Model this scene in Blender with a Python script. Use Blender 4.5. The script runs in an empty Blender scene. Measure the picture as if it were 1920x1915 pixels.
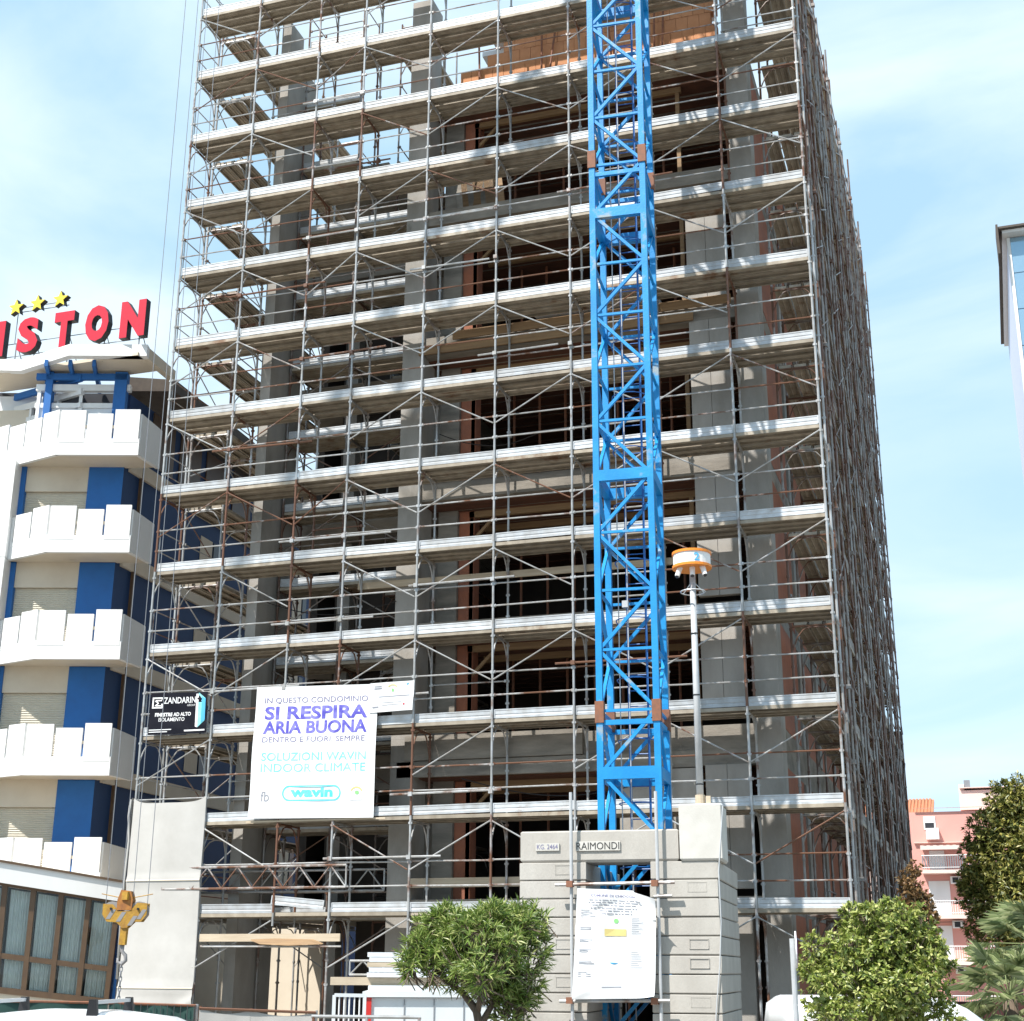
import bpy, math, random
from mathutils import Vector, Matrix
random.seed(7)
V = Vector
scene = bpy.context.scene
col = scene.collection

# ------------------------------------------------------------------ camera
CAM = V((18.659, -29.133, 0.825))
YAW, PITCH, ROLL, FPX = 0.316357, 0.311619, 0.004676, 2676.72
def cam_axes():
    cy, sy, cp, sp, cr, sr = math.cos(YAW), math.sin(YAW), math.cos(PITCH), math.sin(PITCH), math.cos(ROLL), math.sin(ROLL)
    f = V((-sy*cp, cy*cp, sp)); r = V((cy, sy, 0)); u = r.cross(f)
    return r*cr + u*sr, u*cr - r*sr, f
CR, CU, CF = cam_axes()
cd = bpy.data.cameras.new('camera'); cam = bpy.data.objects.new('camera', cd); col.objects.link(cam)
cam.matrix_world = Matrix(((CR.x, CU.x, -CF.x, CAM.x), (CR.y, CU.y, -CF.y, CAM.y), (CR.z, CU.z, -CF.z, CAM.z), (0, 0, 0, 1)))
cd.sensor_width = 36; cd.sensor_fit = 'HORIZONTAL'; cd.lens = 36*FPX/1920
cd.clip_start = 0.1; cd.clip_end = 2000
scene.camera = cam

# ------------------------------------------------------------------ light
SUN_AZ, SUN_EL = math.radians(28), math.radians(54)      # azimuth measured from the facade normal towards the left
SUN = V((-math.sin(SUN_AZ)*math.cos(SUN_EL), -math.cos(SUN_AZ)*math.cos(SUN_EL), math.sin(SUN_EL)))
ld = bpy.data.lights.new('sun', 'SUN'); ld.energy = 5.0; ld.angle = math.radians(0.53); ld.color = (1.0, 0.955, 0.89)
lo = bpy.data.objects.new('sun', ld); col.objects.link(lo); lo.location = (0, -40, 60)
lo.rotation_euler = SUN.to_track_quat('Z', 'Y').to_euler()
world = bpy.data.worlds.new('World'); scene.world = world; world.use_nodes = True
wn, wl = world.node_tree.nodes, world.node_tree.links
wn.clear()
wo = wn.new('ShaderNodeOutputWorld'); bg = wn.new('ShaderNodeBackground'); sky = wn.new('ShaderNodeTexSky')
sky.sky_type = 'NISHITA'; sky.sun_disc = False; sky.sun_elevation = SUN_EL
sky.sun_rotation = math.atan2(SUN.x, SUN.y); sky.air_density = 1.0; sky.dust_density = 0.6; sky.ozone_density = 1.6
tc = wn.new('ShaderNodeTexCoord'); mp = wn.new('ShaderNodeMapping')
mp.inputs['Rotation'].default_value = (0.3, 0.35, 0.4); mp.inputs['Scale'].default_value = (1.2, 1.9, 4.2)
nz = wn.new('ShaderNodeTexNoise'); nz.inputs['Scale'].default_value = 1.5; nz.inputs['Detail'].default_value = 8; nz.inputs['Roughness'].default_value = 0.52
nz.inputs['Distortion'].default_value = 0.7
rp = wn.new('ShaderNodeValToRGB'); rp.color_ramp.elements[0].position = 0.42; rp.color_ramp.elements[1].position = 0.68
rp.color_ramp.elements[0].color = (0, 0, 0, 1); rp.color_ramp.elements[1].color = (0.75, 0.75, 0.75, 1)
hz = wn.new('ShaderNodeMix'); hz.data_type = 'RGBA'; hz.inputs['Factor'].default_value = 0.74      # thin bright haze over the whole sky
hz.inputs['B'].default_value = (3.9, 6.0, 7.6, 1)
mx = wn.new('ShaderNodeMix'); mx.data_type = 'RGBA'
mx.inputs['B'].default_value = (6.6, 7.5, 8.1, 1)
wl.new(tc.outputs['Generated'], mp.inputs['Vector']); wl.new(mp.outputs['Vector'], nz.inputs['Vector'])
wl.new(nz.outputs['Fac'], rp.inputs['Fac']); wl.new(rp.outputs['Color'], mx.inputs['Factor'])
wl.new(sky.outputs['Color'], hz.inputs['A']); wl.new(hz.outputs['Result'], mx.inputs['A']); wl.new(mx.outputs['Result'], bg.inputs['Color'])
bg.inputs['Strength'].default_value = 0.11
wl.new(bg.outputs['Background'], wo.inputs['Surface'])
scene.view_settings.view_transform = 'Standard'; scene.view_settings.look = 'None'
scene.view_settings.gamma = 1.0; scene.view_settings.use_curve_mapping = False
scene.view_settings.exposure = 0.55
scene.render.resolution_x = 1024; scene.render.resolution_y = 1021
scene.render.engine = 'CYCLES'

G = -0.93                                                   # ground height

# ------------------------------------------------------------------ helpers
def ray(u, v): return CF + CR*((u-960)/FPX) - CU*((v-957.5)/FPX)
def aty(u, v, y):
    d = ray(u, v); return CAM + d*((y-CAM.y)/d.y)
def at(u, v, D):
    d = ray(u, v); return CAM + d*(D/math.hypot(d.x, d.y))
def lerp(a, b, t): return a + (b-a)*t

class MB:
    def __init__(s): s.v = []; s.f = []
    def box(s, a, b):
        x0, x1 = sorted((a[0], b[0])); y0, y1 = sorted((a[1], b[1])); z0, z1 = sorted((a[2], b[2])); n = len(s.v)
        s.v += [(x0,y0,z0),(x1,y0,z0),(x1,y1,z0),(x0,y1,z0),(x0,y0,z1),(x1,y0,z1),(x1,y1,z1),(x0,y1,z1)]
        s.f += [tuple(n+i for i in q) for q in ((3,2,1,0),(4,5,6,7),(0,1,5,4),(1,2,6,5),(2,3,7,6),(3,0,4,7))]
        return s
    def hexa(s, p):                                        # 8 points: bottom 4 ccw, top 4
        n = len(s.v); s.v += [tuple(q) for q in p]
        s.f += [tuple(n+i for i in q) for q in ((3,2,1,0),(4,5,6,7),(0,1,5,4),(1,2,6,5),(2,3,7,6),(3,0,4,7))]
        return s
    def slab4(s, p00, p10, p11, p01, off):                 # quad front, extruded by off
        return s.hexa([p00, p10, p10+off, p00+off, p01, p11, p11+off, p01+off])
    def bar(s, p, q, w, h, up=V((0, 0, 1))):
        p, q = V(p), V(q); d = (q-p).normalized(); sd = d.cross(up)
        if sd.length < 1e-4: sd = d.cross(V((1, 0, 0)))
        sd.normalize(); u2 = sd.cross(d); sd *= w/2; u2 *= h/2
        return s.hexa([p-sd-u2, p+sd-u2, q+sd-u2, q-sd-u2, p-sd+u2, p+sd+u2, q+sd+u2, q-sd+u2])
    def tube(s, p, q, r, n=6, r2=None, cap=True):
        p, q = V(p), V(q); d = (q-p).normalized(); a = d.orthogonal().normalized(); b = d.cross(a); r2 = r if r2 is None else r2
        m = len(s.v)
        for c, rr in ((p, r), (q, r2)):
            for i in range(n):
                t = 2*math.pi*i/n; s.v.append(tuple(c + a*(rr*math.cos(t)) + b*(rr*math.sin(t))))
        for i in range(n): j = (i+1) % n; s.f.append((m+i, m+j, m+n+j, m+n+i))
        if cap: s.f.append(tuple(m+i for i in reversed(range(n)))); s.f.append(tuple(m+n+i for i in range(n)))
        return s
    def path(s, pts, r, n=6, rs=None):
        pts = [V(p) for p in pts]; m = len(s.v); a = None
        for k, p in enumerate(pts):
            d = (pts[min(k+1, len(pts)-1)] - pts[max(k-1, 0)]).normalized()
            a = d.orthogonal().normalized() if a is None else (a - d*a.dot(d)).normalized()
            b = d.cross(a); rr = rs[k] if rs else r
            for i in range(n):
                t = 2*math.pi*i/n; s.v.append(tuple(p + a*(rr*math.cos(t)) + b*(rr*math.sin(t))))
        for k in range(len(pts)-1):
            for i in range(n):
                j = (i+1) % n; s.f.append((m+k*n+i, m+k*n+j, m+k*n+n+j, m+k*n+n+i))
        e = m+(len(pts)-1)*n
        s.f.append(tuple(m+i for i in reversed(range(n)))); s.f.append(tuple(e+i for i in range(n)))
        return s
    def prism(s, poly, off):                               # planar polygon (list of Vector) extruded
        n = len(poly); m = len(s.v); s.v += [tuple(p) for p in poly] + [tuple(V(p)+off) for p in poly]
        s.f.append(tuple(range(m, m+n))); s.f.append(tuple(m+n+i for i in reversed(range(n))))
        for i in range(n): j = (i+1) % n; s.f.append((m+j, m+i, m+n+i, m+n+j))
        return s
    def grid(s, fn, nu, nv, thick=None):
        m = len(s.v)
        for j in range(nv+1):
            for i in range(nu+1): s.v.append(tuple(fn(i/nu, j/nv)))
        for j in range(nv):
            for i in range(nu): a = m+j*(nu+1)+i; s.f.append((a, a+1, a+nu+2, a+nu+1))
        return s
    def sphere(s, c, rx, ry=None, rz=None, nu=12, nv=8):
        ry = ry or rx; rz = rz or rx; c = V(c); m = len(s.v)
        for j in range(nv+1):
            t = math.pi*j/nv
            for i in range(nu):
                p = 2*math.pi*i/nu; s.v.append((c.x+rx*math.sin(t)*math.cos(p), c.y+ry*math.sin(t)*math.sin(p), c.z+rz*math.cos(t)))
        for j in range(nv):
            for i in range(nu): a = m+j*nu+i; b = m+j*nu+(i+1) % nu; s.f.append((a, b, b+nu, a+nu))
        return s
    def mesh(s, name, mat, smooth=False):
        me = bpy.data.meshes.new(name); me.from_pydata(s.v, [], s.f); me.update()
        if mat: me.materials.append(mat)
        if smooth: me.polygons.foreach_set('use_smooth', [True]*len(me.polygons))
        return me
    def build(s, name, mat, parent=None, smooth=False, **kw):
        return put(name, s.mesh(name, mat, smooth), Matrix(), parent, **kw)

WM = {}
def put(name, me, M, parent=None, **kw):
    o = bpy.data.objects.new(name, me); col.objects.link(o)
    o.matrix_basis = M; WM[o] = M
    if parent is not None:
        o.parent = parent; o.matrix_parent_inverse = WM[parent].inverted()
    for k, val in kw.items():
        if val is not None: o[{'cat': 'category'}.get(k, k)] = val
    return o
put_ = put
def thing(name, label, cat, loc=(0, 0, 0), group=None):
    return put(name, None, Matrix.Translation(V(loc)), None, label=label, cat=cat, group=group)
def T(x, y, z): return Matrix.Translation((x, y, z))
ORD = ['first', 'second', 'third', 'fourth', 'fifth', 'sixth', 'seventh', 'eighth', 'ninth', 'tenth', 'eleventh', 'twelfth', 'thirteenth']

# ------------------------------------------------------------------ materials
def hexc(c): return (*c, 1)
def M_(name, c, rough=0.7, metal=0.0, c2=None, scale=3.0, bump=0.0, bscale=30.0, detail=6, lo=0.35, hi=0.68, stretch=(1, 1, 1), c3=None, spec=None, coords='world', trans=0.0):
    m = bpy.data.materials.new(name); m.use_nodes = True; nt = m.node_tree; N, L = nt.nodes, nt.links
    b = N['Principled BSDF']; b.inputs['Roughness'].default_value = rough; b.inputs['Metallic'].default_value = metal
    if spec is not None: b.inputs['Specular IOR Level'].default_value = spec
    b.inputs['Base Color'].default_value = hexc(c)
    ge = N.new('ShaderNodeNewGeometry'); src = ge.outputs['Position']
    mpn = N.new('ShaderNodeMapping'); mpn.inputs['Scale'].default_value = stretch; L.new(src, mpn.inputs['Vector'])
    if c2:
        n = N.new('ShaderNodeTexNoise'); n.inputs['Scale'].default_value = scale; n.inputs['Detail'].default_value = detail; n.inputs['Roughness'].default_value = 0.62
        L.new(mpn.outputs['Vector'], n.inputs['Vector'])
        r = N.new('ShaderNodeValToRGB'); r.color_ramp.elements[0].position = lo; r.color_ramp.elements[1].position = hi
        r.color_ramp.elements[0].color = hexc(c); r.color_ramp.elements[1].color = hexc(c2)
        if c3: e = r.color_ramp.elements.new(min(0.98, hi+0.09)); e.color = hexc(c3)
        L.new(n.outputs['Fac'], r.inputs['Fac']); L.new(r.outputs['Color'], b.inputs['Base Color'])
    if bump:
        n2 = N.new('ShaderNodeTexNoise'); n2.inputs['Scale'].default_value = bscale; n2.inputs['Detail'].default_value = 5
        L.new(mpn.outputs['Vector'], n2.inputs['Vector'])
        bp = N.new('ShaderNodeBump'); bp.inputs['Strength'].default_value = bump; bp.inputs['Distance'].default_value = 0.02
        L.new(n2.outputs['Fac'], bp.inputs['Height']); L.new(bp.outputs['Normal'], b.inputs['Normal'])
    return m

def scaffold_mat(name, base, dirt, rust, amount, rough=0.42, metal=0.35, per=0.42):
    m = bpy.data.materials.new(name); m.use_nodes = True; N, L = m.node_tree.nodes, m.node_tree.links
    b = N['Principled BSDF']; b.inputs['Roughness'].default_value = rough
    ge = N.new('ShaderNodeNewGeometry'); oi = N.new('ShaderNodeObjectInfo')
    mpn = N.new('ShaderNodeMapping'); mpn.inputs['Scale'].default_value = (1, 1, 0.8); L.new(ge.outputs['Position'], mpn.inputs['Vector'])
    n1 = N.new('ShaderNodeTexNoise'); n1.inputs['Scale'].default_value = 1.7; n1.inputs['Detail'].default_value = 9; n1.inputs['Roughness'].default_value = 0.66
    n2 = N.new('ShaderNodeTexNoise'); n2.inputs['Scale'].default_value = 4.5; n2.inputs['Detail'].default_value = 6
    L.new(mpn.outputs['Vector'], n1.inputs['Vector']); L.new(mpn.outputs['Vector'], n2.inputs['Vector'])
    pw = N.new('ShaderNodeMath'); pw.operation = 'POWER'; pw.inputs[1].default_value = 4; L.new(oi.outputs['Random'], pw.inputs[0])
    ml = N.new('ShaderNodeMath'); ml.operation = 'MULTIPLY_ADD'; ml.inputs[1].default_value = per; L.new(pw.outputs[0], ml.inputs[0]); L.new(n1.outputs['Fac'], ml.inputs[2])
    mr = N.new('ShaderNodeMapRange'); mr.inputs['From Min'].default_value = 0.66-amount; mr.inputs['From Max'].default_value = 0.80-amount; L.new(ml.outputs[0], mr.inputs['Value'])
    ra = N.new('ShaderNodeValToRGB'); ra.color_ramp.elements[0].position = 0.35; ra.color_ramp.elements[1].position = 0.7
    ra.color_ramp.elements[0].color = hexc(base); ra.color_ramp.elements[1].color = hexc(dirt); L.new(n2.outputs['Fac'], ra.inputs['Fac'])
    hv = N.new('ShaderNodeHueSaturation'); mv = N.new('ShaderNodeMapRange'); mv.inputs['To Min'].default_value = 0.78; mv.inputs['To Max'].default_value = 1.12
    L.new(oi.outputs['Random'], mv.inputs['Value']); L.new(mv.outputs[0], hv.inputs['Value']); L.new(ra.outputs['Color'], hv.inputs['Color'])
    mm = N.new('ShaderNodeMix'); mm.data_type = 'RGBA'; mm.inputs['B'].default_value = hexc(rust)
    L.new(mr.outputs[0], mm.inputs['Factor']); L.new(hv.outputs['Color'], mm.inputs['A']); L.new(mm.outputs['Result'], b.inputs['Base Color'])
    iv = N.new('ShaderNodeMapRange'); iv.inputs['To Min'].default_value = metal; iv.inputs['To Max'].default_value = 0.0
    L.new(mr.outputs[0], iv.inputs['Value']); L.new(iv.outputs[0], b.inputs['Metallic'])
    return m

def leaf_mat(name, dark, mid, light, trans=0.25):
    m = bpy.data.materials.new(name); m.use_nodes = True; N, L = m.node_tree.nodes, m.node_tree.links
    b = N['Principled BSDF']; b.inputs['Roughness'].default_value = 0.42
    ge = N.new('ShaderNodeNewGeometry'); r = N.new('ShaderNodeValToRGB'); cr = r.color_ramp
    cr.elements[0].position = 0; cr.elements[0].color = hexc(dark); cr.elements[1].position = 1; cr.elements[1].color = hexc(light)
    e = cr.elements.new(0.5); e.color = hexc(mid); L.new(ge.outputs['Random Per Island'], r.inputs['Fac']); L.new(r.outputs['Color'], b.inputs['Base Color'])
    t = N.new('ShaderNodeBsdfTranslucent'); L.new(r.outputs['Color'], t.inputs['Color'])
    ms = N.new('ShaderNodeMixShader'); ms.inputs['Fac'].default_value = trans
    L.new(b.outputs[0], ms.inputs[1]); L.new(t.outputs[0], ms.inputs[2]); L.new(ms.outputs[0], N['Material Output'].inputs['Surface'])
    return m
def glass_mat(name, tint, fac=0.35):
    m = bpy.data.materials.new(name); m.use_nodes = True; N, L = m.node_tree.nodes, m.node_tree.links
    t = N.new('ShaderNodeBsdfTransparent'); t.inputs['Color'].default_value = hexc(tint)
    g = N.new('ShaderNodeBsdfGlossy'); g.inputs['Roughness'].default_value = 0.02; g.inputs['Color'].default_value = (0.9, 0.95, 1, 1)
    lw = N.new('ShaderNodeLayerWeight'); lw.inputs['Blend'].default_value = fac
    ms = N.new('ShaderNodeMixShader'); L.new(lw.outputs['Fresnel'], ms.inputs['Fac']); L.new(t.outputs[0], ms.inputs[1]); L.new(g.outputs[0], ms.inputs[2])
    L.new(ms.outputs[0], N['Material Output'].inputs['Surface'])
    return m

MAT = dict(
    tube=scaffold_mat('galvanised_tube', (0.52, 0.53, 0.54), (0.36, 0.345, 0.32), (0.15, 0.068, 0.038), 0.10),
    oldtube=scaffold_mat('old_rusty_tube', (0.34, 0.33, 0.32), (0.20, 0.17, 0.15), (0.12, 0.056, 0.032), 0.16),  # rust brown, also darkened to put shade into the right and inner runs
    oldtoe=scaffold_mat('old_toe_board', (0.30, 0.28, 0.26), (0.20, 0.17, 0.15), (0.10, 0.055, 0.035), 0.08, 0.6, 0.05),  # rusty toe boards, darkened with the shade of the right-hand run
    toe=scaffold_mat('galvanised_toe_board', (0.54, 0.57, 0.60), (0.40, 0.40, 0.395), (0.24, 0.14, 0.08), -0.03, 0.5, 0.12, 0.10),
    plank=scaffold_mat('weathered_steel_plank', (0.40, 0.345, 0.27), (0.27, 0.225, 0.17), (0.20, 0.11, 0.06), -0.01, 0.65, 0.05, 0.18),
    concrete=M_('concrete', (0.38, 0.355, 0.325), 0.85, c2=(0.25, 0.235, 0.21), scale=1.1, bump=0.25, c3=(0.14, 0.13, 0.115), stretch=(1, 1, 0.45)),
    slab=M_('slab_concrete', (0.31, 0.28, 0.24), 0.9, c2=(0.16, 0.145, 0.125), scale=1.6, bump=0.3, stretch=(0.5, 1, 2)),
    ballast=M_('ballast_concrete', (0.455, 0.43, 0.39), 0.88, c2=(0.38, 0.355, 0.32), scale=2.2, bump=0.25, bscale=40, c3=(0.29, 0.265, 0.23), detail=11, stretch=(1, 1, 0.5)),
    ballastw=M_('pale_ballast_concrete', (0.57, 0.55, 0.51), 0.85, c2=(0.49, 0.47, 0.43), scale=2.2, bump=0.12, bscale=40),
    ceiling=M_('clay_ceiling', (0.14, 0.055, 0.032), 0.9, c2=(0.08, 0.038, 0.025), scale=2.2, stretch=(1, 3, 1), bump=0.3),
    brick=M_('orange_brick', (0.58, 0.27, 0.13), 0.85, c2=(0.50, 0.22, 0.10), scale=2.5, bump=0.3, c3=(0.62, 0.36, 0.2)),
    redwall=M_('red_brick_infill', (0.36, 0.13, 0.07), 0.9, c2=(0.27, 0.11, 0.07), scale=3, bump=0.4),
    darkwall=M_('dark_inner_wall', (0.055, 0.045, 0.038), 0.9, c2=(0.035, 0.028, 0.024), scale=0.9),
    timber=M_('timber', (0.32, 0.20, 0.10), 0.75, c2=(0.22, 0.135, 0.07), scale=3, stretch=(0.3, 2, 6)),
    paleboard=M_('pale_board', (0.55, 0.46, 0.34), 0.7, c2=(0.44, 0.35, 0.25), scale=3, stretch=(0.4, 2, 6)),
    foam=M_('white_foam', (0.74, 0.77, 0.80), 0.8, c2=(0.66, 0.69, 0.73), scale=2),
    blue=M_('crane_blue_paint', (0.004, 0.215, 0.53), 0.42, c2=(0.010, 0.27, 0.60), scale=1.7, c3=(0.27, 0.33, 0.36), hi=0.60, bump=0.15, bscale=25, lo=0.35),
    bluedk=M_('dark_blue_paint', (0.012, 0.10, 0.33), 0.4, c2=(0.02, 0.13, 0.38), scale=2),
    rustjoint=M_('rusty_flange', (0.26, 0.10, 0.05), 0.7, c2=(0.17, 0.08, 0.05), scale=9),
    cable=M_('steel_cable', (0.22, 0.23, 0.25), 0.5),
    white=M_('white_paint', (0.80, 0.80, 0.79), 0.7, c2=(0.75, 0.745, 0.73), scale=1.6, c3=(0.60, 0.57, 0.52), hi=0.74, stretch=(1.5, 1.5, 0.4)),
    soffit=M_('cream_plaster', (0.70, 0.62, 0.50), 0.85, c2=(0.62, 0.54, 0.43), scale=1.0, c3=(0.52, 0.44, 0.34)),
    shutter=M_('cream_shutter', (0.66, 0.61, 0.50), 0.6, c2=(0.6, 0.55, 0.45), scale=2),
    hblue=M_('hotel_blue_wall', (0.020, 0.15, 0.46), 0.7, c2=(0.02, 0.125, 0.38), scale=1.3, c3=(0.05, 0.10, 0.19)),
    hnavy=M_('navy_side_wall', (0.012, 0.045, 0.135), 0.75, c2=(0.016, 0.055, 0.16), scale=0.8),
    brown=M_('brown_frame', (0.125, 0.075, 0.04), 0.45, c2=(0.10, 0.06, 0.035), scale=5),
    darkroof=M_('dark_roof_edge', (0.07, 0.055, 0.045), 0.8, c2=(0.10, 0.08, 0.065), scale=3),
    curtain=M_('grey_curtain', (0.80, 0.81, 0.80), 0.9, c2=(0.70, 0.71, 0.70), scale=2),
    red=M_('red_sign_letter', (0.52, 0.008, 0.03), 0.4),
    black=M_('black_return', (0.012, 0.012, 0.014), 0.5),
    yellow=M_('yellow_star', (0.80, 0.62, 0.05), 0.4),
    net=M_('white_debris_net', (0.50, 0.485, 0.46), 0.9, c2=(0.43, 0.415, 0.39), scale=1.2, bump=0.15, bscale=90),
    banner=M_('white_banner', (0.80, 0.80, 0.80), 0.55, c2=(0.77, 0.77, 0.78), scale=2.5),
    bannerblk=M_('black_banner', (0.006, 0.0065, 0.012), 0.6, c2=(0.010, 0.0105, 0.017), scale=3, spec=0.12),
    inkblue=M_('violet_blue_print', (0.075, 0.065, 0.42), 0.6, c2=(0.20, 0.19, 0.58), scale=4.5, lo=0.42, hi=0.6),
    inkgrey=M_('grey_violet_print', (0.10, 0.09, 0.22), 0.6, c2=(0.24, 0.23, 0.36), scale=5),
    inkcyan=M_('cyan_print', (0.13, 0.58, 0.66), 0.6, c2=(0.34, 0.68, 0.71), scale=5),
    logocyan=M_('cyan_logo', (0.07, 0.58, 0.72), 0.6, c2=(0.2, 0.66, 0.76), scale=5),
    inkpale=M_('pale_grey_print', (0.27, 0.28, 0.32), 0.7),
    inkwhite=M_('white_print', (0.80, 0.80, 0.80), 0.6),
    inkblack=M_('black_print', (0.02, 0.02, 0.022), 0.6),
    inkgreen=M_('green_print', (0.25, 0.62, 0.22), 0.6),
    inkochre=M_('ochre_print', (0.66, 0.55, 0.22), 0.6),
    inksky=M_('sky_blue_print', (0.08, 0.42, 0.72), 0.5),
    orange=M_('orange_plastic', (0.80, 0.25, 0.02), 0.4),
    pole=M_('grey_pole', (0.50, 0.51, 0.52), 0.5, c2=(0.42, 0.43, 0.44), scale=4, metal=0.1),
    pink=M_('pink_render', (0.68, 0.34, 0.29), 0.85, c2=(0.62, 0.31, 0.27), scale=0.5),
    palepink=M_('pale_pink_render', (0.74, 0.60, 0.54), 0.85, c2=(0.70, 0.56, 0.5), scale=0.5),
    tile=M_('roof_tile', (0.50, 0.20, 0.10), 0.85, c2=(0.40, 0.16, 0.08), scale=3),
    grey=M_('grey_metal', (0.22, 0.23, 0.25), 0.5),
    dark=M_('dark_opening', (0.03, 0.03, 0.035), 0.4),
    glassblue=M_('blue_curtain_glass', (0.30, 0.46, 0.58), 0.08, c2=(0.36, 0.52, 0.63), scale=0.3, metal=0.5),
    lav=M_('pale_lavender_panel', (0.60, 0.62, 0.74), 0.5),
    bark=M_('bark', (0.17, 0.125, 0.09), 0.9, c2=(0.10, 0.075, 0.055), scale=14, bump=0.5, stretch=(2, 2, 0.5)),
    oleander=leaf_mat('oleander_leaf', (0.08, 0.14, 0.025), (0.20, 0.29, 0.05), (0.44, 0.46, 0.17)),
    bush=leaf_mat('bush_leaf', (0.08, 0.13, 0.025), (0.25, 0.31, 0.05), (0.55, 0.55, 0.20)),
    pine=leaf_mat('dark_conifer_leaf', (0.05, 0.075, 0.015), (0.18, 0.19, 0.04), (0.46, 0.40, 0.11), 0.2),
    redleaf=leaf_mat('russet_leaf', (0.10, 0.08, 0.03), (0.22, 0.12, 0.05), (0.36, 0.22, 0.10)),
    palm=leaf_mat('palm_leaf', (0.11, 0.15, 0.06), (0.25, 0.31, 0.13), (0.55, 0.57, 0.32), 0.3),
    ground=M_('paved_ground', (0.28, 0.25, 0.21), 0.9, c2=(0.22, 0.20, 0.17), scale=0.6, bump=0.2),
    asphalt=M_('asphalt', (0.06, 0.06, 0.062), 0.9, c2=(0.045, 0.045, 0.047), scale=2, bump=0.3, bscale=80),
    kerb=M_('kerb_stone', (0.42, 0.41, 0.39), 0.85, c2=(0.34, 0.33, 0.31), scale=2),
    carwhite=M_('white_car_paint', (0.80, 0.81, 0.82), 0.18, spec=0.6),
    rubber=M_('black_rubber', (0.02, 0.02, 0.02), 0.8),
    alu=M_('aluminium_bar', (0.62, 0.63, 0.64), 0.35, metal=0.5),
    green=M_('green_fence_sheet', (0.018, 0.055, 0.045), 0.7, c2=(0.03, 0.085, 0.07), scale=1.5),
    wire=M_('wire', (0.05, 0.06, 0.06), 0.5),
    hookyel=M_('hook_yellow', (0.48, 0.27, 0.025), 0.6, c2=(0.30, 0.15, 0.03), scale=7, c3=(0.12, 0.06, 0.03), bump=0.3),
    hookgrey=M_('hook_grey', (0.26, 0.25, 0.25), 0.6),
    hookrust=M_('hook_rusty_orange', (0.42, 0.17, 0.03), 0.6, c2=(0.26, 0.10, 0.03), scale=9),
    maroon=M_('maroon_wall', (0.06, 0.015, 0.014), 0.85, c2=(0.045, 0.012, 0.012), scale=2),
    magenta=M_('magenta_cloth', (0.62, 0.13, 0.30), 0.9),
    boxpaint=M_('grey_white_steel', (0.66, 0.69, 0.71), 0.5, c2=(0.58, 0.61, 0.63), scale=1.2),
    redpaint=M_('red_steel', (0.55, 0.03, 0.025), 0.45),
)
GLASS = glass_mat('window_glass', (0.93, 0.96, 0.95), 0.25)

# ------------------------------------------------------------------ lettering (built first so that it evaluates fast)
def text_mesh(body, bold=0.0, extrude=0.0):
    cu = bpy.data.curves.new('lettering', 'FONT'); cu.body = body; cu.size = 1; cu.offset = bold; cu.extrude = extrude; cu.resolution_u = 3
    o = bpy.data.objects.new('lettering', cu); col.objects.link(o)
    me = bpy.data.meshes.new_from_object(o.evaluated_get(bpy.context.evaluated_depsgraph_get()))
    vs = [v.co.copy() for v in me.vertices]; fs = [tuple(p.vertices) for p in me.polygons]
    bpy.data.objects.remove(o); bpy.data.meshes.remove(me); bpy.data.curves.remove(cu)
    x0, x1 = min(v.x for v in vs), max(v.x for v in vs); y0, y1 = min(v.y for v in vs), max(v.y for v in vs)
    return [((v.x-x0)/(x1-x0), (v.y-y0)/(y1-y0), v.z) for v in vs], fs
def lettering(name, body, rect, fn, mat, parent, bold=0.0, **kw):
    """rect in sheet coordinates (s0,t0,s1,t1), t up; fn(s,t) gives the point just off the sheet"""
    vs, fs = text_mesh(body, bold); m = MB(); s0, t0, s1, t1 = rect
    m.v = [tuple(fn(lerp(s0, s1, x), lerp(t0, t1, y))) for x, y, _ in vs]; m.f = fs
    return m.build(name, mat, parent, **kw)
def sheet(c00, c10, c11, c01, amp=0.0, seed=0, nrm=V((0, -1, 0)), freq=5):
    rnd = random.Random(seed); ph = [rnd.uniform(0, 6.28) for _ in range(6)]
    def f(s, t, off=0.0):
        p = (c00*(1-s)+c10*s)*(1-t) + (c01*(1-s)+c11*s)*t
        w = math.sin(freq*s+ph[0]+2*t)*0.5 + math.sin(freq*1.7*t+ph[1]+1.3*s)*0.4 + math.sin(freq*2.3*(s+t)+ph[2])*0.25
        return p + nrm*(amp*w + off)
    return f
def bars(name, rects, fn, mat, parent):
    m = MB()
    for s0, t0, s1, t1 in rects:
        n = max(1, int((s1-s0)/0.1)); k = len(m.v)
        for i in range(n+1):
            s = lerp(s0, s1, i/n); m.v += [tuple(fn(s, t0)), tuple(fn(s, t1))]
        for i in range(n): a = k+2*i; m.f.append((a, a+2, a+3, a+1))
    return m.build(name, mat, parent)
def disc(m, fn, s, t, rs, rt, n=14, a0=0, a1=2*math.pi, inner=0.0):
    k = len(m.v)
    if inner:
        for i in range(n+1):
            a = lerp(a0, a1, i/n)
            for q in (1, inner): m.v.append(tuple(fn(s+rs*q*math.cos(a), t+rt*q*math.sin(a))))
        for i in range(n): b = k+2*i; m.f.append((b, b+2, b+3, b+1))
    else:
        for i in range(n): a = lerp(a0, a1, i/n); m.v.append(tuple(fn(s+rs*math.cos(a), t+rt*math.sin(a))))
        m.f.append(tuple(range(k, k+n)))

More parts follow.
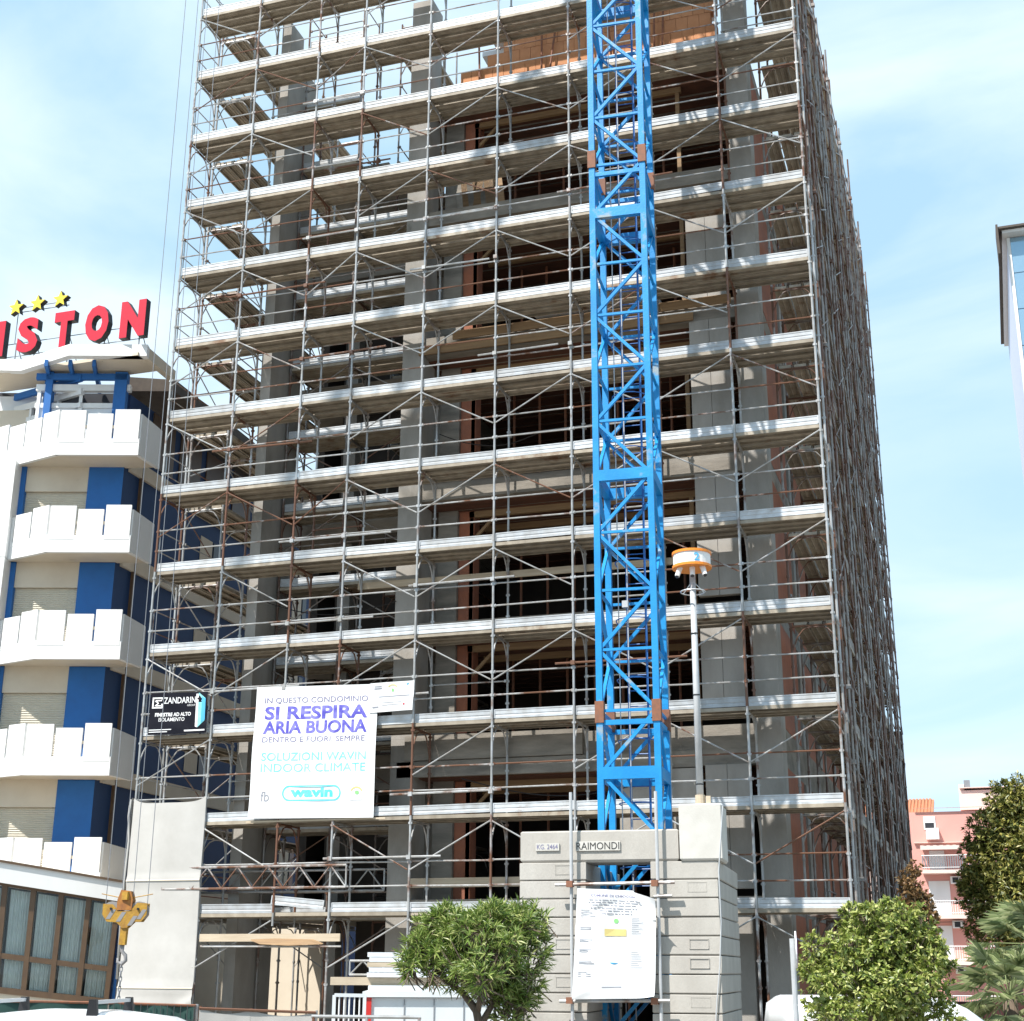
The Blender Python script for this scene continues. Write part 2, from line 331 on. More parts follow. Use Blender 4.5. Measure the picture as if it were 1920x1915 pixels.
# ================================================================== SETTING
MB().box((-300, -300, G-0.3), (300, 300, G)).build('ground', MAT['ground'], kind='structure')
MB().box((-120, -24.5, G+0.0), (120, -13.5, G+0.004)).build('road', MAT['asphalt'], kind='structure')
MB().box((-120, -13.48, G-0.1), (120, -13.3, G+0.12)).build('kerb', MAT['kerb'], kind='structure')
m = MB()
for i in range(24): m.box((-40+i*4, -19.06, G+0.005), (-38+i*4, -18.94, G+0.008))
m.build('road_marking', MAT['white'], kind='structure')

# ================================================================== SCAFFOLDING
B, W3 = 1.84, 1.332
XS = [0, B, 2*B, 2*B+W3] + [2*B+W3+B*i for i in range(1, 7)]      # front posts
XR = XS[-1]
DEP = 1.05
def frame_mesh(h, z0=0.0, base=False):
    m = MB()
    for y in (0, DEP):
        m.tube((0, y, z0), (0, y, h), 0.0275, 8)
        for z in (h-0.16, h-0.98, h-1.48): 
            if z > z0: m.tube((0, y, z-0.03), (0, y, z+0.03), 0.036, 6); m.box((-0.045, y-0.018, z-0.018), (0.045, y+0.018, z+0.018))
        if base: m.box((-0.08, y-0.08, z0-0.0), (0.08, y+0.08, z0+0.012)); m.tube((0, y, z0+0.05), (0, y, z0+0.3), 0.036, 6)
    m.tube((0, 0, h-0.10), (0, DEP, h-0.10), 0.022, 6)
    m.path([(0, 0.0, h-0.62), (0, 0.14, h-0.34), (0, 0.27, h-0.18), (0, 0.40, h-0.135), (0, 0.66, h-0.135), (0, 0.79, h-0.18), (0, 0.92, h-0.34), (0, DEP, h-0.66)], 0.0165, 6)
    return m.mesh('frame', MAT['tube'])
FRAME = frame_mesh(2.0); FRAME_BASE = frame_mesh(2.0, G, True)
FRAME_TOP = MB().tube((0, 0, 0), (0, 0, 1.12), 0.0275, 8).tube((0, DEP, 0), (0, DEP, 1.12), 0.0275, 8).tube((0, 0, 1.0), (0, DEP, 1.0), 0.016, 6).mesh('frame', MAT['tube'])
def toe_mesh(L):
    m = MB(); prof = [(0.012, 0.005), (-0.012, 0.005), (-0.012, 0.058), (-0.004, 0.070), (-0.004, 0.088), (-0.012, 0.100), (-0.012, 0.17), (-0.020, 0.180), (-0.020, 0.203), (0.012, 0.203)]
    m.prism([V((0.035, 0.045+y, z)) for y, z in prof], V((L-0.07, 0, 0))); m.box((0.03, 0.022, 0.01), (0.055, 0.06, 0.2)); m.box((L-0.055, 0.022, 0.01), (L-0.03, 0.06, 0.2))
    return m.mesh('toe_board', MAT['toe'])
def plank_add(m, x0, y0, L):
    prof = [(0, -0.075), (0.034, -0.075), (0.034, -0.066), (0.012, -0.062), (0.012, -0.02), (0.09, -0.02), (0.105, -0.036), (0.120, -0.02), (0.180, -0.02), (0.195, -0.036), (0.210, -0.02), (0.288, -0.02), (0.288, -0.062), (0.266, -0.066), (0.266, -0.075), (0.300, -0.075), (0.300, 0), (0, 0)]
    n = len(prof); k = len(m.v)
    for x in (x0, x0+L): m.v += [(x, y0+a, b) for a, b in prof]
    for i in range(n): j = (i+1) % n; m.f.append((k+j, k+i, k+n+i, k+n+j))
    m.box((x0, y0+0.014, -0.07), (x0+0.01, y0+0.286, -0.002)); m.box((x0+L-0.01, y0+0.014, -0.07), (x0+L, y0+0.286, -0.002))
def plank_mesh(L):
    m = MB(); plank_add(m, 0.012, 0, L-0.024); return m.mesh('plank', MAT['plank'])
def rail_mesh(L):
    m = MB().tube((0.02, 0.0, 0), (L-0.02, 0.0, 0), 0.0175, 6); m.box((0.01, -0.025, -0.03), (0.06, 0.025, 0.03)); m.box((L-0.06, -0.025, -0.03), (L-0.01, 0.025, 0.03)); return m.mesh('guard_rail', MAT['tube'])
def brace_mesh(L, sgn):
    a, b = (0.03, -0.17), (L-0.03, -1.14)
    if sgn < 0: a, b = (0.03, -1.14), (L-0.03, -0.17)
    return MB().tube((a[0], -0.035, a[1]), (b[0], -0.035, b[1]), 0.0165, 6).mesh('diagonal_brace', MAT['tube'])
CACHE = {}
def cm(key, fn, *a):
    if key not in CACHE: CACHE[key] = fn(*a)
    return CACHE[key]
def run(parent, M, pos, levels, single=99, planks_k=99, toe=True, braces=True, railp=1.0, inner=0.3, skip_base=(), seed=1, base=True, top=True, kmin=1, plank_bays=99, max_rail=300, old=False):
    """pos: post positions along the run; M: run frame; levels: highest deck index"""
    rnd = random.Random(seed); n = len(pos); rails = 0; stuff = MB()
    def put(name, me, M_w, par):                            # rusty stock, darkened to deepen shade, shares shapes but not colour
        if old and name != 'plank' and not (old == 'tubes' and name == 'toe_board'):
            key = ('old', me.name)
            if key not in CACHE:
                CACHE[key] = me.copy(); CACHE[key].materials[0] = MAT['oldtoe' if name == 'toe_board' else 'oldtube']
            me = CACHE[key]
        return put_(name, me, M_w, par)
    for i, x in enumerate(pos):
        for k in range(kmin, levels+1):
            if k == kmin:
                if i in skip_base: continue
                if base and kmin == 1: put('frame', FRAME_BASE, M @ T(x, 0, 0), parent); continue
            put('frame', FRAME, M @ T(x, 0, 2*k-2), parent)
        if top: put('frame', FRAME_TOP, M @ T(x, 0, 2*levels), parent)
    for i in range(n-1):
        L = round(pos[i+1]-pos[i], 3); x = pos[i]
        for k in range(kmin, levels+1):
            z = 2*k
            for j in range(3):
                if k <= planks_k and i < plank_bays: put('plank', cm(('p', L), plank_mesh, L), M @ T(x+rnd.uniform(-0.008, 0.008), 0.03+0.335*j+rnd.uniform(-0.008, 0.008), z+rnd.uniform(-0.012, 0.004)), parent)
                else:
                    o = len(stuff.v); plank_add(stuff, 0.012, 0, L-0.024)
                    stuff.v[o:] = [tuple(M @ V((p[0]+x, p[1]+0.03+0.335*j, p[2]+z))) for p in stuff.v[o:]]
            if toe:
                A = T(x, 0, z)
                if (i, k, seed) == (2, 1, 1): A = T(x-0.1, -0.03, z+0.17) @ Matrix.Rotation(math.radians(5.4), 4, 'Y')
                else: A = A @ T(0, rnd.uniform(-0.012, 0.006), rnd.uniform(-0.012, 0.012)) @ Matrix.Rotation(rnd.gauss(0, 0.004), 4, 'Y')
                put('toe_board', cm(('t', L), toe_mesh, L), M @ A, parent)
            for h in (0.53, 1.04):
                if rnd.random() < railp and rails < max_rail:
                    rails += 1; tilt = Matrix.Rotation(rnd.uniform(-0.008, 0.008), 4, 'Y')
                    put('guard_rail', cm(('r', L), rail_mesh, L), M @ T(x, 0.03, z+h) @ tilt, parent)
            if rnd.random() < inner and rails < max_rail:
                rails += 1; put('guard_rail', cm(('r', L), rail_mesh, L), M @ T(x, DEP-0.04, z+rnd.choice((0.6, 1.02))), parent)
            if braces and not (i in (2,) and L < 1.5 and k % 3) and rnd.random() < 0.93:
                sg = 1 if (i + k + (k//3)) % 2 else -1
                put('diagonal_brace', cm(('b', L, sg), brace_mesh, L, sg), M @ T(x, 0, z), parent)
    if stuff.v: stuff.build('plank', MAT['plank'], parent, kind='stuff')

front = thing('scaffolding', 'tall galvanised steel scaffolding with metal decks across the whole front of the unfinished building', 'scaffolding', (XR/2, 0, G), 'scaffolding runs round the building')
run(front, Matrix(), XS, 13, planks_k=11, skip_base=(2,), seed=1, inner=0.22)
# bridging gap under the third post: short stub, lattice girders, stop end
put('frame', MB().tube((XS[2], 0, 1.72), (XS[2], 0, 2.0), 0.0275, 8).tube((XS[2], DEP, 1.72), (XS[2], DEP, 2.0), 0.0275, 8).tube((XS[2], 0, 1.8), (XS[2], DEP, 1.8), 0.016, 6).mesh('frame', MAT['tube']), Matrix(), front)
def girder(p, q, h, n):
    p, q = V(p), V(q); m = MB().tube(p, q, 0.026, 6).tube(p+V((0, 0, h)), q+V((0, 0, h)), 0.026, 6)
    for i in range(n):
        a, b = p.lerp(q, i/n), p.lerp(q, (i+1)/n); c = p.lerp(q, (i+0.5)/n)+V((0, 0, h))
        m.tube(a, c, 0.017, 6).tube(c, b, 0.017, 6)
    m.tube(p, p+V((0, 0, h)), 0.02, 6).tube(q, q+V((0, 0, h)), 0.02, 6)
    return m
girder((0.9, -0.06, 2.52), (XS[3]+0.4, -0.06, 2.52), 0.46, 6).build('lattice_girder', MAT['tube'], front)
girder((1.1, 1.1, 2.5), (XS[3]+0.8, 1.1, 2.5), 0.46, 6).build('lattice_girder', MAT['tube'], front)
girder((5.6, -0.10, 0.72), (8.6, -0.10, 0.72), 0.28, 5).build('lattice_girder', MAT['tube'], front)
# end rails on the left end
er = MB().tube((0, 0.03, 0), (0, DEP-0.03, 0), 0.0165, 6).mesh('guard_rail', MAT['tube'])
for k in range(2, 14):
    lp = MB().path([(0.03, 0.06, 0.05), (0.03, 0.06, 1.0), (0.03, 0.1, 1.04), (0.03, DEP-0.06, 1.04)], 0.015, 6).tube((0.03, 0.06, 0.52), (0.03, DEP-0.06, 0.52), 0.014, 6)
    put('end_guard', cm('eg', lp.mesh, 'end_guard', MAT['tube']), T(0, 0, 2*k), front)
    put('toe_board', cm('et', MB().box((0.02, 0.06, 0.01), (0.035, DEP-0.06, 0.2)).mesh, 'toe_board', MAT['toe']), T(0, 0, 2*k), front)
# loose spare tubes clamped along the bays
rnd = random.Random(21); used_ = set()
for _ in range(60):
    i = rnd.randrange(1, 7); k = rnd.randrange(1, 12); L = rnd.uniform(1.9, 2.9); x = XS[i]-rnd.uniform(0.1, 0.5); z = 2*k+rnd.choice((0.45, 0.6, 0.95, 1.12)); y = rnd.choice((-0.05, -0.05, 1.10))
    if any((i+q, k) in used_ for q in (-1, 0, 1)): continue
    used_.add((i, k))
    m = MB().tube((x, y, z), (x+L, y, z+rnd.uniform(-0.03, 0.05)), 0.024, 6)
    for q in (XS[i], XS[i+1]): m.box((q-0.045, y-0.04, z-0.045), (q+0.045, y+0.06, z+0.045))
    m.build('clamped_tube', MAT['tube'], front)

for (xa_, za_, xb_, zb_) in ((4.2, 21.3, 8.0, 20.9), (9.2, 18.9, 11.9, 19.2), (6.9, 13.2, 9.6, 13.0), (2.3, 9.4, 5.9, 9.1), (12.6, 22.9, 15.4, 22.6), (7.6, 4.9, 12.0, 4.7)):
    MB().path([V((lerp(xa_, xb_, q/12), 1.12+0.02*math.sin(q), lerp(za_, zb_, q/12)-0.35*math.sin(math.pi*q/12))) for q in range(13)], 0.012, 5).build('hanging_cable', MAT['black'], front)
# left-hand run, seen from below through the end bay
left = thing('scaffolding', 'scaffolding running back along the left side of the unfinished building, beside the blue hotel', 'scaffolding', (0.5, 5, G), 'scaffolding runs round the building')
ML = T(0, 10.4, 0) @ Matrix.Rotation(-math.pi/2, 4, 'Z')
run(left, ML, [i*B for i in range(6)], 13, seed=2, inner=0.3, railp=0.75)
# right-hand run, seen edge-on
right = thing('scaffolding', 'scaffolding running back along the shaded right side of the building, seen almost edge-on', 'scaffolding', (XR-0.5, 11, G), 'scaffolding runs round the building')
MR = T(XR+0.03, 1.3, 0) @ Matrix.Rotation(math.pi/2, 4, 'Z')
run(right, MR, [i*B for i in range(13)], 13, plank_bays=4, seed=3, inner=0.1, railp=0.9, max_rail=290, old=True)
for i in range(12):
    for j in range(7):
        z0_ = G if j == 0 else -0.1+4*j; m = MB().tube((0, 0, z0_), (0, 0, 4*j+3.9 if j < 6 else 27.2+0.5*(i % 3)), 0.0275, 6)
        for q in (1.0, 2.6): m.box((-0.05, -0.05, 4*j+q), (0.05, 0.05, 4*j+q+0.09))
        put('upright', m.mesh('upright', MAT['oldtube']), MR @ T(i*B+0.6+0.5*(i % 2), 0.10*(i % 2)-0.03, 0), right)
dn_ = thing('debris_net', 'dark net closing the far end of the right-hand scaffolding run', 'net', (15.5, 23.5, G))  # added sheet, keeps the open end dark by blocking the view through
MB().grid(lambda s, t: V((lerp(14.9, 16.05, s), 23.47+0.04*math.sin(9*s+4*t), lerp(G+0.03, 9.0, t))), 10, 30).build('sheet', MAT['darkroof'], dn_, smooth=True)
# second row inside the open bay on the left
inner = thing('scaffolding', 'inner scaffolding standing in the open bay between the two left-hand concrete columns', 'scaffolding', (3.9, 2.7, G), 'scaffolding runs round the building')
run(inner, T(2.22, 2.2, 0), [0, 1.7, 3.4], 10, seed=4, inner=0.5, braces=True, top=False, old='tubes')  # rusty tube colour darkened here to deepen the recess shade
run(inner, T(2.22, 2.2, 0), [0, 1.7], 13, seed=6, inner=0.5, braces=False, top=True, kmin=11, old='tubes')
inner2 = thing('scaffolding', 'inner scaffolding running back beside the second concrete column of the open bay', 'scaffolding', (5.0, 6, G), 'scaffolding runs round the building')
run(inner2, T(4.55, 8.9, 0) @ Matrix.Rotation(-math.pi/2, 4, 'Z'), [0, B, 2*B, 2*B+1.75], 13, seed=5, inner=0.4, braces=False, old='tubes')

# ================================================================== UNFINISHED BUILDING
bld = thing('unfinished_building', 'unfinished grey concrete apartment block standing behind the scaffolding', 'building', (8, 12, G))
YF = 1.18
fx = lambda x: x + (18.66-x)*0.0072                        # facade line moved in, positions kept
X0, X1, YB = 1.7, 14.72, 22.6
SL = [(1.95, 2.30), (5.0, 5.85), (8.2, 8.55), (11.55, 12.0), (15.35, 15.85), (19.0, 19.4), (22.5, 22.9)]
for i, (a, b) in enumerate(SL):
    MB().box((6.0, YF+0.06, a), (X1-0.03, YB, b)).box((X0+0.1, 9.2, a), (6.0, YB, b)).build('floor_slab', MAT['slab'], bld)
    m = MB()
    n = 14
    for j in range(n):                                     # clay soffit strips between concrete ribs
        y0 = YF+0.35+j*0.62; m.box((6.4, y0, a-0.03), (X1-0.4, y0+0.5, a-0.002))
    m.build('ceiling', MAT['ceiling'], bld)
MB().box((6.0, YF, 4.97), (13.0, YF+0.055, 5.32)).build('edge_beam', MAT['slab'], bld)
MB().box((6.2, YF-0.05, 5.34), (10.4, YF+0.055, 5.9)).build('edge_beam', MAT['slab'], bld)
zl = [G] + [b for a, b in SL]; zu = [a for a, b in SL] + [25.6]
def colm(x0, x1, y0, y1, name='column', mat='concrete', top=None, fl=range(8)):
    x0, x1 = fx(x0), fx(x1)
    for i in fl:
        MB().box((x0, y0, zl[i]), (x1, y1, zl[i+1]-0.002 if i < 7 else (top or zu[i]))).build(name, MAT[mat], bld)
colm(1.78, 2.06, YF, 1.95, top=26.1); colm(1.84, 2.02, 1.95, 3.0, 'wall', top=25.2)
colm(5.75, 6.32, YF, 1.95, top=25.9)
colm(6.45, 6.95, 2.1, 2.5, 'wall', 'slab', fl=range(7))
colm(6.96, 7.35, 2.2, 2.6, 'wall', 'redwall', fl=range(1, 7))
for i in range(1, 5):                                       # two pre-cast panels per storey by the right corner
    for x0, x1 in ((13.04, 13.50), (13.51, 14.00)):
        MB().box((fx(x0), YF+0.02, zl[i]+(0.15 if i != 2 else 0.4)), (fx(x1), YF+0.2, zu[i])).build('wall_panel', MAT['concrete'], bld)
for x0, x1 in ((13.04, 13.50), (13.51, 14.00)): MB().box((fx(x0), YF+0.02, zl[5]), (fx(x1), YF+0.2, zu[5]-0.6)).build('wall_panel', MAT['concrete'], bld)
MB().box((11.2, YF+0.01, 3.6), (13.0, YF+0.2, 4.95)).build('wall_panel', MAT['concrete'], bld)
colm(13.2, 13.9, YF+0.1, 1.8, fl=(0,))
colm(14.18, 14.70, YF, 1.9, top=26.0)
for i in range(8):
    z0, z1 = zl[i], zu[i]
    if i < 7:
        MB().box((X1-0.2, 1.95, z0), (X1-0.02, 4.9, z1)).build('wall', MAT['redwall'], bld)
        for j in range(5): MB().box((X1-0.3, 5.2+j*3.5, z0), (X1, 5.7+j*3.5, z1)).build('column', MAT['concrete'], bld)
        for j in range(5): MB().box((X1-0.22, 5.72+j*3.5, z0), (X1-0.05, 8.66+j*3.5 if j < 4 else 22.4, z1)).build('wall', MAT['redwall'], bld)
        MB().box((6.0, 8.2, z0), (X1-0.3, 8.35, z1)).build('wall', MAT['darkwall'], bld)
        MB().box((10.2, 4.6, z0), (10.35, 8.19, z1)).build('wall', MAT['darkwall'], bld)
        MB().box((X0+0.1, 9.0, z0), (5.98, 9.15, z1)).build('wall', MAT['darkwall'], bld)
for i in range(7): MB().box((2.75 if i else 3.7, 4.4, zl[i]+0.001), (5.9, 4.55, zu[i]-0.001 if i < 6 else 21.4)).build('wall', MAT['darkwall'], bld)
for i in range(6):
    for x, y in ((3.0, 4.0), (5.6, 4.0), (2.2, 8.5)): MB().box((x, y, zl[i]+0.001), (x+0.35, y+0.38, zu[i]-0.001)).build('column', MAT['concrete'], bld)
for i in range(6):
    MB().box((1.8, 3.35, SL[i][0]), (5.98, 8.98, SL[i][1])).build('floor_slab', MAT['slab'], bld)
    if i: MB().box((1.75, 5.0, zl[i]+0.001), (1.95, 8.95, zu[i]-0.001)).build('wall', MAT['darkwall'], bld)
MB().box((2.06, 3.4, 22.3), (4.3, 8.9, 22.55)).build('floor_slab', MAT['slab'], bld)
# timber falsework under each slab
for i, (a, b) in enumerate(SL):
    for (y, dz) in ((2.2, 0.16), (3.4, 0.16)):
        MB().box((7.3, y, a-0.03-dz), (12.9, y+0.1, a-0.035)).build('timber_beam', MAT['timber'], bld)
    for x in (7.32, 12.75):
        MB().box((x, 2.2, zl[i]), (x+0.1, 2.3, a-0.2)).build('timber_post', MAT['timber'], bld)
    MB().bar((7.4, 2.25, a-0.75), (7.95, 2.25, a-0.2), 0.07, 0.07).build('timber_brace', MAT['timber'], bld)
    for j in range(7):
        x = 7.8+j*0.7+0.2*(i % 2); MB().tube((x, 4.2, zl[i]), (x, 4.2, a-0.03), 0.035, 6).build('prop', MAT['rustjoint'], bld)
for x0, x1, y, z, h in ((6.3, 13.2, 1.10, 15.35, 0.24), (7.2, 14.1, 1.08, 15.66, 0.22), (4.9, 13.0, 1.09, 9.45, 0.16), (6.0, 8.9, 1.24, 9.52, 0.0), (6.4, 9.5, 1.1, 2.55, 0.2), (9.7, 12.2, 1.1, 3.0, 0.2), (6.4, 12.0, 1.1, 12.05, 0.2)):
    if h: MB().box((x0, y, z), (x1, y+0.045, z+h)).build('edge_board', MAT['paleboard' if z < 10 else 'timber'], bld)
MB().hexa([V(p) for p in ((9.3, 1.14, 16.0), (12.3, 1.14, 16.0), (12.3, 1.9, 16.1), (9.3, 1.9, 16.1), (9.35, 1.25, 16.25), (12.3, 1.2, 16.28), (12.3, 1.9, 16.3), (9.35, 1.9, 16.28))]).build('insulation_sheet', MAT['foam'], bld)
# clay-block parapet on the top floor, every block a piece
bw, bh = 0.30, 0.36
par = MB().box((6.9, 1.62, 22.9), (14.1, 1.85, 23.0)).build('parapet', MAT['brick'], bld)
BK = cm('bk', MB().box((0.004, 0, 0.004), (bw-0.004, 0.25, bh-0.006)).mesh, 'brick', MAT['brick'])
for j in range(4):
    for i in range(24):
        x = 6.95+i*bw+(0.15 if j % 2 else 0)
        if x > 13.8 or (j == 3 and x < 8.2) or (j == 2 and x < 7.6): continue
        put('brick', BK, T(x, 1.60+random.uniform(-0.006, 0.006), 23.0+j*bh), par)
MB().box((8.0, 1.55, 24.45), (14.0, 1.95, 24.62)).build('insulation_sheet', MAT['foam'], bld)
MB().box((7.6, 1.9, 24.3), (13.9, 2.3, 24.44)).build('insulation_sheet', MAT['foam'], bld)
for x in (7.7, 9.4, 9.6, 11.3, 12.4, 12.6):
    MB().tube((x, 1.45, 22.9), (x+random.uniform(-0.15, 0.25), 1.47, 24.6), 0.03, 6).build('prop', MAT['rustjoint'], bld)
# a leaning stack of formwork panels on the upper floor
for j in range(6):
    MB().hexa([V((7.0+j*0.16, 1.9, 19.45)), V((7.5+j*0.16, 1.9, 19.45)), V((7.5+j*0.16, 1.95, 19.45)), V((7.0+j*0.16, 1.95, 19.45)), V((6.7+j*0.16, 2.2, 21.3)), V((7.2+j*0.16, 2.2, 21.3)), V((7.2+j*0.16, 2.25, 21.3)), V((6.7+j*0.16, 2.25, 21.3))]).build('formwork_panel', MAT['timber' if j % 2 else 'slab'], bld)

# ================================================================== BANNERS AND NET
NZ = aty(320, 1500, -0.05).z+0.06
net = thing('debris_net', 'white debris net covering the lowest left bay of the scaffolding', 'net', (0.9, -0.06, G))
def netf(s, t):
    x = lerp(-0.02, B+0.02, s); z = lerp(G+0.03, NZ, t)
    if t > 0.94: z -= 0.13*(1-abs(2*s-1)**5)*((t-0.94)/0.06)
    sag = sum(0.035*math.exp(-((t-c)/0.012)**2) for c in (0.24, 0.66))
    return V((x, -0.05 - 0.05*math.sin(math.pi*s)*(1+0.5*math.sin(9*t)) - sag - 0.012*math.sin(7*s+11*t) - 0.05*math.exp(-((t-0.2-0.10*math.sin(math.pi*s)*-1)/0.02)**2), z))
MB().grid(netf, 24, 60).build('front_sheet', MAT['net'], net, smooth=True)
MB().grid(lambda s, t: V((-0.06-0.05*math.sin(math.pi*s)-0.02*math.sin(8*t), lerp(-0.04, 1.05, s), lerp(G+0.03, NZ+0.02, t))), 10, 40).build('side_sheet', MAT['net'], net, smooth=True)
MB().path([netf(0, 1)+V((-0.07, -0.03, -0.02+0.0)), V((-0.1, -0.08, NZ-0.4)), V((-0.05, -0.07, 3.6)), V((-0.09, -0.07, 2.4)), V((-0.06, -0.07, 0.6))], 0.025, 6).build('knotted_edge', MAT['net'], net, smooth=True)
for t_ in (0.24, 0.66):
    MB().grid(lambda s, t: netf(s, t_+0.006*t)+V((0, -0.008, 0)), 24, 1).build('hem', MAT['soffit'], net)
# large banner
bn = thing('banner', 'large white banner with violet and pale cyan lettering tied to the lower scaffolding', 'banner', aty(580, 1535, -0.09), 'banners tied to the scaffolding')
f1 = sheet(aty(465, 1535, -0.10), aty(700, 1533, -0.10), aty(709, 1283, -0.10), aty(482, 1289, -0.10), 0.028, 3)
MB().grid(lambda s, t: f1(s, t), 30, 30).build('sheet', MAT['banner'], bn, smooth=True)
g1 = lambda s, t: f1(s, t, 0.006)
for body, rc, mt, bo in (('IN QUESTO CONDOMINIO', (0.075, 0.865, 0.925, 0.915), 'inkgrey', 0.0), ('SI RESPIRA', (0.08, 0.745, 0.925, 0.848), 'inkblue', 0.03), ('ARIA BUONA', (0.075, 0.635, 0.925, 0.735), 'inkblue', 0.03),
                         ('DENTRO E FUORI, SEMPRE.', (0.075, 0.565, 0.925, 0.612), 'inkgrey', 0.0), ('SOLUZIONI WAVIN', (0.08, 0.43, 0.925, 0.492), 'inkcyan', 0.008), ('INDOOR CLIMATE', (0.08, 0.345, 0.925, 0.407), 'inkcyan', 0.0),
                         ('wavin', (0.33, 0.155, 0.67, 0.228), 'logocyan', 0.045), ('fb', (0.09, 0.125, 0.16, 0.20), 'inkpale', 0.0)):
    lettering('lettering', body, rc, g1, MAT[mt], bn, bo)
m = MB()                                                    # rounded logo outline
pts = [(0.5+0.23*cx+0.0+0.055*math.cos(a), 0.185+0.058*math.sin(a)) for cx, a in [(-0.78 if math.cos(a) < 0 else 0.78, a) for a in [2*math.pi*i/32 for i in range(32)]]]
for i in range(32):
    a, b = pts[i], pts[(i+1) % 32]; k = len(m.v)
    for (s, t) in (a, b):
        cx, cy = (0.5 + (s-0.5)*0.955, 0.185+(t-0.185)*0.82); m.v += [tuple(g1(s, t)), tuple(g1(cx, cy))]
    m.f.append((k, k+2, k+3, k+1))
m.build('logo', MAT['logocyan'], bn)
m = MB(); disc(m, g1, 0.86, 0.185, 0.05, 0.045, 10, 0.3, 2.8, 0.75); m.build('logo', MAT['inkochre'], bn)
m = MB(); disc(m, g1, 0.865, 0.185, 0.018, 0.015, 8); m.build('logo', MAT['inkgreen'], bn)
bars('print', [(0.81, 0.128, 0.91, 0.132)], g1, MAT['inkpale'], bn)
MB().box(aty(465, 1535, -0.04)-V((0.05, 0, 0.06)), aty(715, 1536, -0.02)+V((0.1, 0, 0))).build('bottom_batten', MAT['paleboard'], bn)
# small banner overlapping its corner
b2 = thing('banner', 'small white banner overlapping the top right corner of the large white banner', 'banner', aty(733, 1335, -0.13), 'banners tied to the scaffolding')
f2 = sheet(aty(691, 1337, -0.135), aty(773, 1331, -0.135), aty(777, 1276, -0.135), aty(694, 1282, -0.135), 0.016, 5)
MB().grid(lambda s, t: f2(s, t), 14, 10).build('sheet', MAT['banner'], b2, smooth=True)
g2 = lambda s, t: f2(s, t, 0.006)
bars('print', [(0.1, 0.78, 0.28, 0.83), (0.1, 0.86, 0.27, 0.89), (0.22, 0.50, 0.92, 0.535), (0.3, 0.30, 0.75, 0.315), (0.3, 0.22, 0.75, 0.235), (0.08, 0.15, 0.22, 0.2)], g2, MAT['inkpale'], b2)
m = MB(); disc(m, g2, 0.52, 0.80, 0.11, 0.12, 10, 0.3, 2.8, 0.7); m.build('logo', MAT['inkochre'], b2)
m = MB(); disc(m, g2, 0.53, 0.72, 0.03, 0.06, 8); m.build('logo', MAT['inkgreen'], b2)
m = MB(); m.v = [tuple(g2(*q)) for q in ((0.82, 0.90), (0.86, 0.86), (0.90, 0.95))]; m.f = [(0, 1, 2)]; m.build('logo', MAT['inksky'], b2)
m = MB(); disc(m, g2, 0.80, 0.22, 0.025, 0.03, 8); m.build('logo', MAT['red'], b2)
# black banner
b3 = thing('banner', 'black banner with white lettering and a blue open window, left end of the scaffolding', 'banner', aty(330, 1378, -0.10), 'banners tied to the scaffolding')
f3 = sheet(aty(277, 1379, -0.10), aty(387, 1374, -0.10), aty(390, 1297, -0.10), aty(284, 1300, -0.10), 0.02, 8)
MB().grid(lambda s, t: f3(s, t), 16, 12).build('sheet', MAT['bannerblk'], b3, smooth=True)
g3 = lambda s, t: f3(s, t, 0.006)
lettering('lettering', 'ZANDARIN', (0.235, 0.735, 0.80, 0.885), g3, MAT['inkwhite'], b3, 0.01)
lettering('lettering', 'GROUP', (0.65, 0.66, 0.79, 0.705), g3, MAT['inkwhite'], b3)
lettering('lettering', 'FINESTRE AD ALTO', (0.10, 0.43, 0.72, 0.52), g3, MAT['inkwhite'], b3, 0.03)
lettering('lettering', 'ISOLAMENTO', (0.17, 0.31, 0.61, 0.40), g3, MAT['inkwhite'], b3, 0.008)
bars('print', [(0.02, 0.105, 0.40, 0.125), (0.02, 0.055, 0.33, 0.075), (0.62, 0.055, 0.97, 0.09)], g3, MAT['inkwhite'], b3)
m = MB()
for r_ in ((0.035, 0.63, 0.06, 0.89), (0.035, 0.855, 0.215, 0.89), (0.035, 0.63, 0.215, 0.665), (0.19, 0.63, 0.215, 0.74), (0.19, 0.84, 0.215, 0.89)):
    k = len(m.v); m.v += [tuple(g3(*q)) for q in ((r_[0], r_[1]), (r_[2], r_[1]), (r_[2], r_[3]), (r_[0], r_[3]))]; m.f.append((k, k+1, k+2, k+3))
for q in (((0.075, 0.80), (0.10, 0.83), (0.15, 0.75), (0.125, 0.75)), ((0.075, 0.695), (0.125, 0.75), (0.15, 0.75), (0.10, 0.68)), ((0.10, 0.80), (0.10, 0.83), (0.20, 0.83), (0.20, 0.80)), ((0.10, 0.68), (0.10, 0.705), (0.19, 0.705), (0.19, 0.68))):
    k = len(m.v); m.v += [tuple(g3(*p)) for p in q]; m.f.append((k, k+1, k+2, k+3))
m.build('emblem', MAT['inkwhite'], b3)
def quad(fn, pts, name, mat, par):
    m = MB(); m.v = [tuple(fn(*p)) for p in pts]; m.f = [tuple(range(len(pts)))]; return m.build(name, mat, par)
quad(g3, ((0.80, 0.16), (0.84, 0.14), (0.85, 0.95), (0.81, 0.95)), 'window_picture', MAT['inkwhite'], b3)
quad(g3, ((0.84, 0.14), (0.96, 0.30), (0.97, 0.84), (0.85, 0.98)), 'window_picture', MAT['inkcyan'], b3)
quad(lambda s, t: f3(s, t, 0.009), ((0.90, 0.25), (0.965, 0.32), (0.975, 0.82), (0.91, 0.88)), 'window_picture', MAT['inksky'], b3)

